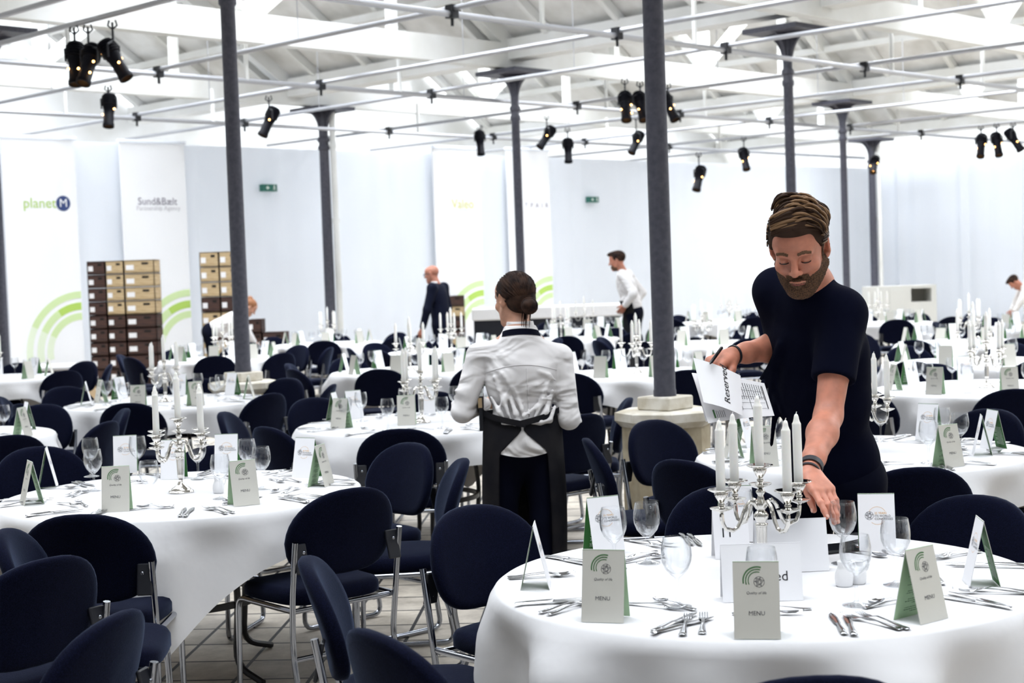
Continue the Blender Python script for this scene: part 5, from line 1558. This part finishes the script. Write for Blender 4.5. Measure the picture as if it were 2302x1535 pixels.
# ------------------------------------------------------------------ the waitress seen from behind
def waitress():
    D = 7.15
    P = lambda x, y, d=D: npv(at(x, y, d))
    base = P(1172, 1000); off = npv((base[0], base[1], 0))
    root = empty('person', (off[0], off[1], 0))
    tag(root, 'waitress from behind in white shirt and long dark apron, hair in a low bun', 'person')
    o = lambda v: npv(v) - off
    pel, neck = o(P(1175, 985)), o(P(1170, 752, D - .02))
    shl, shr = o(P(1078, 800)), o(P(1258, 803))
    ell, elr = o(P(1040, 925, D - .03)), o(P(1279, 940, D - .03))
    wl, wr = o(P(1098, 905, D + .20)), o(P(1235, 930, D + .22))
    hc = o(P(1156, 672, D + .03)); K = 1.0
    yaw = math.radians(36); pit = math.radians(8)
    Rh = frame((-math.sin(yaw) * math.cos(pit), math.cos(yaw) * math.cos(pit), -math.sin(pit)))
    s = Sdf(); W = head_sdf(s, hc, Rh, K, jaw=.9)
    s.cap(W(0, -.018, -.06), neck + npv((0, 0, .0)), .050, .053, .03); s.cap(neck, neck - npv((0, 0, .08)), .053, .06, .04)
    s.ell((neck + pel) / 2 + npv((0, 0, .07)), (.15, .095, .20), None, .05); s.ell(pel, (.16, .11, .14), None, .06)
    for a, b, c, th, dd in ((shl, ell, wl, (.2, .2, 1), (.75, .75, .05)), (shr, elr, wr, (-.2, .2, 1), (-.75, .7, .05))):
        s.cap(neck - npv((0, 0, .05)), a, .045, .048, .05); s.cap(a, b, .046, .038, .03); s.cap(b, c, .038, .026, .03)
        hand_sdf(s, c, npv(dd), npv(th), .92, curl=(.5, .6, .4), flip=a is shl)
    lo, hi = hc - .13, hc + .13
    body, V, Q = sdf_mesh('body', s, .009, skin_f, root, fine=[((lo[q], hi[q], .004),) for q in range(3)])
    # combed-back hair and bun
    h = Sdf(); HW = lambda x, y, z: npv(hc) + Rh @ (npv((x, y, z)) * K)
    h.ell(HW(0, -.020, .034), (.083, .100, .090), Rh, .02); h.ell(HW(0, -.055, -.025), (.066, .058, .055), Rh, .03)
    h.ell(HW(0, .098, -.035), (.12, .082, .095), Rh, .01, True); h.ell(HW(.092, -.004, -.022), (.032, .036, .052), Rh, .01, True); h.ell(HW(-.092, -.004, -.022), (.032, .036, .052), Rh, .01, True)
    hm, HV, HQ = sdf_mesh('hair', h, .0055, hair_d, False); bpy.data.meshes.remove(hm)
    bun = o(P(1190, 687, D - .10)); cur = []; rs = random.Random(2)
    bl = (bun - hc) @ Rh
    for i in range(230):
        a = rs.uniform(-PI * .62, PI * .62); el = rs.uniform(-.15, 1.35); pts = []
        st = npv((math.sin(a) * math.cos(el), math.cos(a) * math.cos(el) * .8 - .1, math.sin(el)))
        en = npv(bl) - npv((0, -.015, 0))
        for j in range(9):
            t = j / 8; d = st * (1 - t) + (en - npv((0, -.02, .034))) / .1 * t
            d = d / max(np.linalg.norm(d / npv((.084, .101, .091))), 1e-6) * (1.012 + .012 * math.sin(i + 3 * t))
            pts.append(Vector(HW(*(d + npv((0, -.020, .034))))))
        if all(((pt - Vector(hc)).dot(Vector(Rh[:, 1])) < .060 or (pt - Vector(hc)).dot(Vector(Rh[:, 2])) > .055) for pt in pts): cur.append((pts, .0022 + .0012 * rs.random()))
    for i in range(90):
        a0 = rs.uniform(0, 2 * PI); r = rs.uniform(.010, .036); tilt = rs.uniform(-.5, .5); pts = []
        for j in range(10):
            a = a0 + j * .42; pts.append(Vector(bun + npv((r * math.cos(a), -.018 * math.cos(j * .35) * (1 - r / .05) - .004 + .02 * math.sin(tilt + a) * .5, r * math.sin(a) * 1.0))))
        cur.append((pts, .0050))
    for i in range(12):
        x0 = rs.uniform(-.03, .006); L_ = rs.uniform(.04, .085)
        cur.append(([Vector(bun + npv((x0 - .006 * j / 4 + .004 * math.sin(i), .02, -.02 - L_ * j / 4))) for j in range(5)], .0022))
    b = Sdf(); b.ell(bun, (.036, .032, .034), None, .01); bm_, BV, BQ = sdf_mesh('bun', b, .006, hair_d, False); bpy.data.meshes.remove(bm_)
    strands('hair', cur, hair_d, root, base=(np.concatenate([HV, BV]), np.concatenate([HQ, BQ + len(HV)])))
    # shirt
    t = Sdf(); mid = (neck + pel) / 2
    t.ell(neck - npv((0, 0, .17)), (.166, .108, .15), None, .05); t.ell(mid - npv((0, 0, .01)), (.152, .108, .16), None, .06); t.ell(pel + npv((0, 0, .05)), (.158, .118, .09), None, .07)
    t.cap(neck - npv((.03, 0, .02)), neck - npv((-.03, 0, .02)), .055, .055, .03)
    for a, b_, c in ((shl, ell, wl), (shr, elr, wr)):
        t.cap(neck - npv((0, 0, .055)), a, .055, .060, .05); t.cap(a, b_, .061, .050, .012); t.cap(b_, b_ * .2 + c * .8, .052, .036, .015)
        n_ = rs.randint(4, 5)
        for j in range(7):          # rings of creases round the bent elbow and sleeve
            q = .25 + .11 * j; cc = a + (b_ - a) * q; dv = (b_ - a) / np.linalg.norm(b_ - a)
            ang = rs.uniform(2.6, 5.2); r_ = .055
            u1 = np.cross(dv, (0, 1, 0)); u1 /= np.linalg.norm(u1); u2 = np.cross(dv, u1)
            p0 = cc + (u1 * math.cos(ang) + u2 * math.sin(ang)) * r_; p1 = cc + dv * rs.uniform(.02, .05) + (u1 * math.cos(ang + 1.1) + u2 * math.sin(ang + 1.1)) * r_
            t.cap(p0, p1, .008, .004, .012)
    sp = lambda u, v, c_=min: neck + npv((u * .16, -.108 * math.sqrt(max(.05, 1 - (u * .8) ** 2)), -.06 - c_(v, .93) * .36))
    for (u0, v0, u1, v1, r) in ((-.8, .35, -.35, .95, .012), (-.55, .30, -.1, .70, .010), (-.35, .62, -.15, 1.0, .012), (.75, .40, .25, .95, .012), (.85, .55, .35, 1.05, .013), (.5, .3, .95, .42, .010), (.1, .5, .6, .42, .008), (-.9, .6, -.5, 1.0, .010), (.0, .85, .7, .62, .010), (-.25, .42, -.75, .78, .009), (.9, .75, .5, 1.08, .012), (-.6, .98, .1, 1.06, .014), (.1, 1.05, .75, .92, .014), (-.2, .55, .05, .95, .008)):
        t.cap(sp(u0, v0), sp((u0 + u1) / 2 + .04, (v0 + v1) / 2), r * .6, r, .012); t.cap(sp((u0 + u1) / 2 + .04, (v0 + v1) / 2), sp(u1, v1), r, r * .4, .012)
    t.cap(neck - npv((0, .004, .10)), neck + npv((0, .008, .004)), .088, .074, .03); t.cap(neck - npv((0, 0, .02)), neck + npv((0, .01, .022)), .070, .066, .02); t.ell(neck + npv((0, .015, .085)), (.10, .10, .055), None, .01, True)
    shirt, SV, SQ = sdf_mesh('white_shirt', t, .0062, shirt_w, root)
    from mathutils.bvhtree import BVHTree
    bv = BVHTree.FromPolygons([Vector(v) for v in SV], [tuple(q) for q in SQ])
    def on_back(pts, e=.001):
        out = []
        for x, z in pts:
            hit = bv.ray_cast(Vector((x, -1, z)), Vector((0, 1, 0)))
            if hit[0] is not None: out.append(hit[0] + Vector((0, -e, 0)))
        return out
    seam_m = mat('shirt_seam', (.60, .58, .59), .9)
    yoke = on_back([(neck[0] - .16 + .32 * k / 24, neck[2] - .145 - .012 * math.sin(PI * k / 24) * -1 - .02 * abs(k / 12 - 1) ** 2) for k in range(25)])
    MB().use(seam_m).tube(yoke, .0016, 5).build('yoke_seam', parent=root)
    pl = on_back([(neck[0] + .022 + .006 * k / 20, neck[2] - .15 - .34 * k / 20) for k in range(21)], .001)
    MB().use(shirt_w).tube(pl, .0042, 6).build('back_pleat', parent=root)
    cl = Sdf(); cl.cap(neck + npv((0, .012, -.01)), neck + npv((0, .016, .040)), .070, .064, .01); cl.cap(neck + npv((0, .014, -.06)), neck + npv((0, .018, .10)), .057, .054, .004, True); cl.ell(neck + npv((0, .03, .112)), (.1, .12, .062), None, .004, True)
    sdf_mesh('collar', cl, .005, shirt_w, root)
    # neck strap, waist ties and apron skirt
    nk = MB().use(black_cloth)
    rows = [[], []]
    for k in range(21):
        a = PI + PI * k / 20
        for r_, dz, rr_ in ((0, .002, .087), (1, .030, .075)): rows[r_].append(Vector((neck[0] + rr_ * 1.12 * math.cos(a), neck[1] + .012 + rr_ * .98 * math.sin(a), neck[2] + dz - .018 * (1 - abs(math.sin(a))))))
    thick = [[v + Vector((0, -.004, .001)) for v in r_] for r_ in rows]
    nk.loft([rows[0], rows[1], thick[1], thick[0], rows[0]], closed=False); nk.build('neck_strap', parent=root)
    def hip(z):                     # half widths of hips and skirt at height z
        f = (z - .25) / (pel[2] - .25)
        return (.182 + .012 * math.sin(f * PI), .140 + .01 * math.sin(f * PI)) if f < 1 else (.184 - .10 * (f - 1), .138 - .06 * (f - 1))
    zt = pel[2] + .075
    gap = lambda z: min(.62, .03 + max(0, zt - .035 - z) * 5.6) + max(0, .9 - z) * .12
    ap = MB().use(apron_m)
    for sg in (-1, 1):
        rows = []
        for i in range(25):
            z = zt - (zt - .30) * i / 24; rx, ry = hip(z); g = min(gap(z), .95); row = []
            for k in range(20):
                a = g + (PI - g) * k / 19
                wv = 1 + .012 * math.sin(5 * a + z * 4 + sg) + .012
                row.append(Vector((pel[0] + sg * rx * wv * math.sin(a), pel[1] - ry * wv * math.cos(a) - .004 * (1 if k < 4 else 0), z + (.055 * math.sin(min(a, 1.5)) if i == 0 else .055 * math.sin(min(a, 1.5)) * max(0, 1 - i / 8)))))
            rows.append(row)
        inner = [[v * 1.0 + Vector((-(v.x - pel[0]) * .03, -(v.y - pel[1]) * .03, 0)) for v in r_] for r_ in rows]
        ap.loft(rows, closed=False); ap.loft(inner, closed=False)
    ap.build('apron', parent=root)
    ties = MB().use(apron_m)
    for sg, z0, z1 in ((-1, .058, .002), (1, .062, .006)):
        pts = []
        for k in range(10):
            a = 1.35 - 1.42 * k / 9; rx, ry = hip(zt)
            pts.append(Vector((pel[0] + sg * (rx + .012) * math.sin(a), pel[1] - (ry + .014) * math.cos(a), zt + z0 + (z1 - z0) * k / 9)))
        up_ = [v + Vector((0, 0, .014)) for v in pts]; dn_ = [v - Vector((0, 0, .014)) for v in pts]; fr = Vector((0, -.006, 0))
        ties.loft([up_, dn_, [v + fr for v in dn_], [v + fr for v in up_], up_], closed=False)
    ties.build('apron_ties', parent=root)
    tail = MB().use(shirt_w); rows = []
    for i in range(8):
        z = zt + .01 - .145 * i / 7; rx, ry = hip(z); row = []
        for k in range(13):
            am_ = min(gap(z) + .05, .70); a = -am_ + 2 * am_ * k / 12; row.append(Vector((pel[0] + .004 + (rx + .001) * math.sin(a), pel[1] - (ry + .001) * math.cos(a), z - (.012 * math.cos(a * 3) if i == 7 else 0))))
        rows.append(row)
    tail.loft(rows, closed=False); tail.loft([[v + Vector((0, .004, 0)) for v in r_] for r_ in rows], closed=False); tail.build('shirt_tail', parent=root)
    p = Sdf(); p.ell(pel - npv((0, 0, .02)), (.168, .125, .13), None, .05); feet = [npv((-.10, .02, 0)), npv((.10, -.02, 0))]
    for sx, f_ in ((-1, feet[0]), (1, feet[1])):
        hp = pel + npv((sx * .088, 0, -.06)); kn = npv((f_[0], f_[1] + .01, .48)); p.cap(hp, kn, .092, .070, .05); p.cap(kn, npv((f_[0], f_[1], .09)), .068, .052, .03)
    sdf_mesh('trousers', p, .011, black_cloth, root); shoes(root, feet, (0, 1, 0))
    return dict(wl=wl + off, wr=wr + off)
WAIT = waitress()

# ------------------------------------------------------------------ people farther off
def person(px_, d, yaw, label, H=1.80, lean=.0, torso=None, legs=None, arms=((.02, -.05, .0), (.02, -.05, .0)), skin_=skin_b, hair=None, glasses=False, beard=False, apron=False, jacket=False, head_pitch=0.0, step=.0, h=.011, bun=False, bend=0.0):
    """yaw: direction faced, degrees from +x; lean and bend tip the trunk forward from the hips"""
    b = at(px_, 800, d); root = empty('person', (b.x, b.y, 0), math.radians(yaw) - PI / 2); tag(root, label, 'person')
    k = H / 1.80; th = lean + bend
    T = lambda u, f, x=0: npv((x, f * math.cos(th) + u * math.sin(th) - .0, .96 + u * math.cos(th) - f * math.sin(th))) * k     # along the trunk from the hips
    pel, neck = npv((0, 0, .96)) * k, T(.55, 0)
    sh = [T(.50, -.02, sx * .19) for sx in (-1, 1)]
    hp = head_pitch + lean * .4 + bend * .7
    Rh = frame((0, math.cos(hp), -math.sin(hp))); hc = neck + npv((0, .05 + .07 * math.sin(th), .15 - .05 * math.sin(th))) * k
    s = Sdf(); W = head_sdf(s, hc, Rh, k * .99)
    s.cap(W(0, -.02, -.06), neck, .056, .06, .03); s.ell((pel + neck) / 2, (.13, .085, .22), np.array(Matrix.Rotation(-th, 3, 'X')), .04)
    cl = Sdf(); Rt = np.array(Matrix.Rotation(-th, 3, 'X'))
    cl.ell(T(.36, 0), npv((.185, .125, .20)) * k, Rt, .05); cl.ell(T(.12, 0), npv((.168, .128, .19)) * k, Rt, .08); cl.cap(T(.49, 0, -.05), T(.49, 0, .05), .065, .065, .05)
    if jacket: cl.cap(T(-.02, .0, -.07), T(-.16, .0, -.07), .12, .115, .05); cl.cap(T(-.02, .0, .07), T(-.16, .0, .07), .12, .115, .05)
    for i, (sx, a) in enumerate(zip((-1, 1), arms)):
        if len(a) == 3: el, wr = sh[i] + npv((sx * (.05 + a[0]), a[1], -.29)) * k, sh[i] + npv((sx * (.05 + a[0]), a[1] + .06 + a[2], -.55)) * k
        else: el, wr = sh[i] + npv(a[:3]) * k, sh[i] + npv(a[3:]) * k
        s.cap(sh[i], el, .045, .04, .03); s.cap(el, wr, .04, .028, .02)
        hand_sdf(s, wr, wr - el, npv((0, 1, .2)), 1.0 * k, curl=(.35, .45, .35), flip=sx < 0)
        cl.cap(T(.47, 0), sh[i], .06, .066, .05); cl.cap(sh[i], el, .066, .056, .04); cl.cap(el, el * .12 + wr * .88, .056, .046, .03)
    sdf_mesh('body', s, h, skin_, root, fine=[((hc[q] - .13, hc[q] + .13, h * .6),) for q in range(3)])
    sdf_mesh('jacket' if jacket else 'white_shirt', cl, h, suit_m if jacket else shirt_w, root)
    if jacket:
        c2 = Sdf(); c2.cap(neck - npv((0, -.005, .05)), neck + npv((0, .012, .012)), .073, .066, .01); sdf_mesh('shirt_collar', c2, h * .7, shirt_w, root)
        MB().use(shirt_w).slab([Vector(T(.50, .085, -.05)), Vector(T(.50, .085, .05)), Vector(T(.22, .132, .02)), Vector(T(.22, .132, -.02))], Vector((0, math.cos(th), -math.sin(th))), .012).build('shirt_front', parent=root)
    p = Sdf(); p.ell(pel, npv((.165, .125, .14)) * k, None, .05); feet = []
    for sx in (-1, 1):
        f = npv((sx * .10, sx * step, 0)) * k; feet.append(f); hp_ = pel + npv((sx * .09, 0, -.05)) * k; kn = (hp_ + npv((f[0], f[1], .09))) / 2 + npv((0, .03, .02)); p.cap(hp_, kn, .095 * k, .072 * k, .05); p.cap(kn, npv((f[0], f[1], .09)), .068, .055, .03)
    sdf_mesh('trousers', p, h, suit_m if jacket else black_cloth, root); shoes(root, feet, (0, 1, 0))
    if hair:
        hs = Sdf(); HW = lambda x, y, z: npv(hc) + Rh @ (npv((x, y, z)) * k)
        hs.ell(HW(0, -.022, .045), npv((.083, .103, .086)) * k, Rh, .02)
        if not bun: hs.ell(HW(0, .05, .098), npv((.06, .06, .03)) * k, Rh, .03)
        hs.ell(HW(0, .10, -.03), npv((.12, .09, .085)) * k, Rh, .01, True); hs.ell(HW(0, 0, -.10), npv((.14, .15, .065)) * k, Rh, .01, True)
        if bun: hs.ell(HW(0, -.09, .10), npv((.04, .04, .04)) * k, Rh, .02)
        sdf_mesh('hair', hs, .008, hair, root)
    if beard:
        bs = Sdf(); HW = lambda x, y, z: npv(hc) + Rh @ (npv((x, y, z)) * k)
        bs.ell(HW(0, .035, -.075), npv((.062, .066, .055)) * k, Rh, .01); bs.ell(HW(0, .09, -.035), npv((.03, .05, .045)) * k, Rh, .01, True); bs.ell(HW(0, .0, -.02), npv((.09, .06, .05)) * k, Rh, .01, True)
        sdf_mesh('beard', bs, .008, beard_m, root)
    if glasses:
        g = MB().use(strap_m)
        for sx in (-1, 1):
            g.tube([Vector(W(sx * (.032 + .023 * math.cos(t)), .100, .002 + .018 * math.sin(t))) for t in np.linspace(0, 2 * PI, 13)], .004, 5)
            g.tube([Vector(W(sx * .055, .098, .008)), Vector(W(sx * .080, .05, .006)), Vector(W(sx * .082, -.01, .002))], .004, 5)
        g.tube([Vector(W(-.01, .102, .006)), Vector(W(.01, .102, .006))], .003, 5); g.build('spectacles', parent=root)
    if apron:
        am = MB().use(apron_m); rows = []
        for i in range(12):
            u = .16 - .66 * i / 11; row = []
            for j in range(17):
                a = -1.9 + 3.8 * j / 16; c = T(max(u, 0), 0); z = c[2] + min(u, 0) * k
                row.append(Vector((.182 * k * math.sin(a), c[1] + .142 * k * math.cos(a), z)))
            rows.append(row)
        am.loft(rows, closed=False); am.loft([[Vector((v.x * .97, v.y * .97, v.z)) for v in r_] for r_ in rows], closed=False); am.build('apron', parent=root)
    return root
person(997, 21.3, 158, 'bald man in dark suit and glasses walking left past the banners', H=1.80, lean=.13, jacket=True, glasses=True, arms=((.03, .05, .02), (.02, -.02, .06)), step=.14, head_pitch=.12)
person(1428, 21.3, 165, 'bearded waiter in white shirt and dark apron left of the thick column', H=1.92, lean=.24, hair=hair_d, beard=True, apron=True, arms=((-.10, -.16, -.24, -.02, -.02, -.40), (.12, -.16, -.24, .0, -.05, -.45)), head_pitch=.10)
person(474, 22.5, 12, 'waitress in white shirt bending by the crates behind the grey column', H=1.74, bend=1.12, hair=hair_r, bun=True, skin_=skin_f, arms=((-.02, .10, -.24, .0, .20, -.42), (.02, .10, -.24, .0, .20, -.42)))
person(2368, 27.0, 172, 'person in white shirt bending forward at the right picture edge', H=1.74, bend=1.32, hair=hair_d, arms=((-.02, .10, -.24, .0, .20, -.42), (.02, .10, -.24, .0, .20, -.42)))
# ------------------------------------------------------------------ reserved and number cards on the front table
def big_tent(cx, cy, rz, wd, hgt, spread, label, body=None, size=.03, tx=0.0, ty=.5, name='reserved_card'):
    root = empty(name, (cx, cy, TZ + .001), rz); tag(root, label, 'card')
    hz = math.sqrt(hgt ** 2 - spread ** 2)
    for sd, nm in ((-1, 'front_panel'), (1, 'back_panel')):
        n = Vector((0, sd * hz, spread)).normalized()
        p = MB().use(paper).slab([Vector((-wd / 2, sd * spread, 0)), Vector((wd / 2, sd * spread, 0)), Vector((wd / 2, 0, hz)), Vector((-wd / 2, 0, hz))], -n, .001).build(nm, parent=root, smooth=False)
        if body and sd < 0:
            text_on(MB(), ink, body, size, lambda x, y: Vector((x + tx, -spread * (1 - ty) + y * spread / hgt, hz * ty + y * hz / hgt)) + n * .0008).build('lettering', parent=p, smooth=False)
    return root
def c1z(x, y): p = onz(x, y, TZ); return p.x, p.y
a, b = c1z(1712, 1346); big_tent(a, b, math.radians(-2), .205, .148, .035, 'white reserved sign partly hidden behind the front menu card', 'Reserved', .036, .0, .42)
a, b = c1z(1778, 1282); big_tent(a, b, math.radians(2), .205, .148, .03, 'blank white folded card right behind the candelabra', name='blank_card')
a, b = c1z(1643, 1252); big_tent(a, b, math.radians(4), .105, .15, .03, 'white card printed 11 left behind the candelabra', '11', .040, -.014, .50, name='number_card')
# dark tablet lying at the far edge
tab = mat('dark_tablet', (.006, .007, .010), .25)
a, b = c1z(1870, 1238); t = MB().use(tab).rbox((0, 0, .005), (.16, .11, .009), .006).build('tablet'); t.location = (a, b, TZ + .002); t.rotation_euler = (0, 0, .3); tag(t, 'dark tablet lying flat at the far edge of the front right table', 'tablet')

# ------------------------------------------------------------------ the papers in the man's hand
def sheet(name, corners, bulge, parent=None, m=paper, nx=16, ny=16, lift=0.0, ease=1.0):
    """curved sheet from four corners (TL, TR, BR, BL as it reads on screen) pushed out by bulge"""
    tl, tr, br, bl = [Vector(c) for c in corners]; n = (tr - tl).cross(bl - tl).normalized()
    if n.y > 0: n = -n
    def f(u, v, e=0.0):
        p = (tl * (1 - u) + tr * u) * (1 - v) + (bl * (1 - u) + br * u) * v
        return p + n * (bulge(u, v) + e + lift)
    mb = MB().use(m)
    rows = [[f(i / nx, j / ny) for i in range(nx + 1)] for j in range(ny + 1)]; back = [[f(i / nx, j / ny, -.0009) for i in range(nx + 1)] for j in range(ny + 1)]
    mb.loft(rows, closed=False); mb.loft(back, closed=False)
    return mb, f
def papers():
    P = lambda x, y, d: at(x, y, d)
    root = empty('paper_sheets', P(1640, 880, 4.93)); tag(root, 'curled white sheets printed Reserved, held in the hand of the man in black', 'papers')
    o = Vector(root.location)
    C = lambda l: [P(*q) - o for q in l]
    # the list underneath, bent down at its right side
    mb, f = sheet('list', C([(1556, 838, 4.99), (1716, 868, 4.97), (1741, 934, 4.90), (1592, 951, 4.88)]), lambda u, v: .012 * math.sin(PI * u) * (1 - .5 * v) + .018 * u * u * (1 - v))
    lst = mb.build('list_sheet', parent=root)
    tb = MB().use(ink)
    def q(u0, v0, u1, v1): tb.add([f(u0, v0, .0015), f(u1, v0, .0015), f(u1, v1, .0015), f(u0, v1, .0015)], [(0, 1, 2, 3)])
    rs = random.Random(6)
    for i in range(11):
        u = .60 + .032 * i; v = .12
        while v < .52:
            w_ = rs.uniform(.02, .05); q(u, v, u + .008, min(v + w_, .54)); v += w_ + .012
    for v in (.30, .46, .62, .78): q(.56, v, .92, v + .006)
    for u in (.56, .70, .935): q(u, .12, u + (.012 if u > .9 else .005), .80)
    for i in range(5):
        u = .16 + .028 * i; q(u, .78 + .01 * (i % 2), u + .006, .93)
    tb.use(green_ink); q(.115, .76, .14, .93)
    tb.build('printing', parent=lst, smooth=False)
    # hidden back sheet at the left
    mb, f3 = sheet('back', C([(1556, 836, 5.0), (1580, 842, 5.0), (1604, 940, 4.92), (1588, 946, 4.90)]), lambda u, v: .006 * math.sin(PI * v), lift=-.006); mb.build('back_sheet', parent=root)
    # the reserved sign on top, read sideways
    mb, f2 = sheet('sign', C([(1557, 808, 4.955), (1663, 848, 4.935), (1668, 938, 4.875), (1580, 908, 4.875)]), lambda u, v: .010 * math.sin(PI * u), lift=.012)
    sg = mb.build('reserved_sheet', parent=root)
    vs, fs = text_mesh('Reserved', 1.0, ink, align='LEFT', shear=.12); x1 = max(v.x for v in vs)
    lt = MB().use(ink); lt.add([f2(.64 - (v.y + .05) * .20, .86 - v.x / x1 * .92, .0015) for v in vs], fs); lt.build('lettering', parent=sg, smooth=False)
    return root
papers()
def pen():
    a, b = at(1596, 818, 4.90), at(1617, 789, 4.96); d = (b - a).normalized()
    root = empty('ballpoint_pen', a); tag(root, 'black pen held in the hand of the man in black', 'pen')
    MB().use(pen_m).tube([(0, 0, 0), d * .012, d * .1, d * .105], [.0015, .0055, .0055, .003], 10).build('barrel', parent=root)
    MB().use(pen_m).tube([d * .10 + Vector((0, -.006, 0)), d * .065 + Vector((0, -.0075, 0))], .0016, 6).build('clip', parent=root)
pen()
# folder in the arm of the waitress
def folder():
    a = at(1083, 925, 7.23); root = empty('serving_folder', a); tag(root, 'dark upright folder held at the left side of the waitress', 'folder')
    MB().use(black_metal).rbox((0, 0, 0), (.022, .22, .16), .004).build('cover', parent=root); MB().use(card_box).box((-.004, -.113, .05), (.018, .006, .045)).build('wooden_edge', parent=root, smooth=False)
folder()
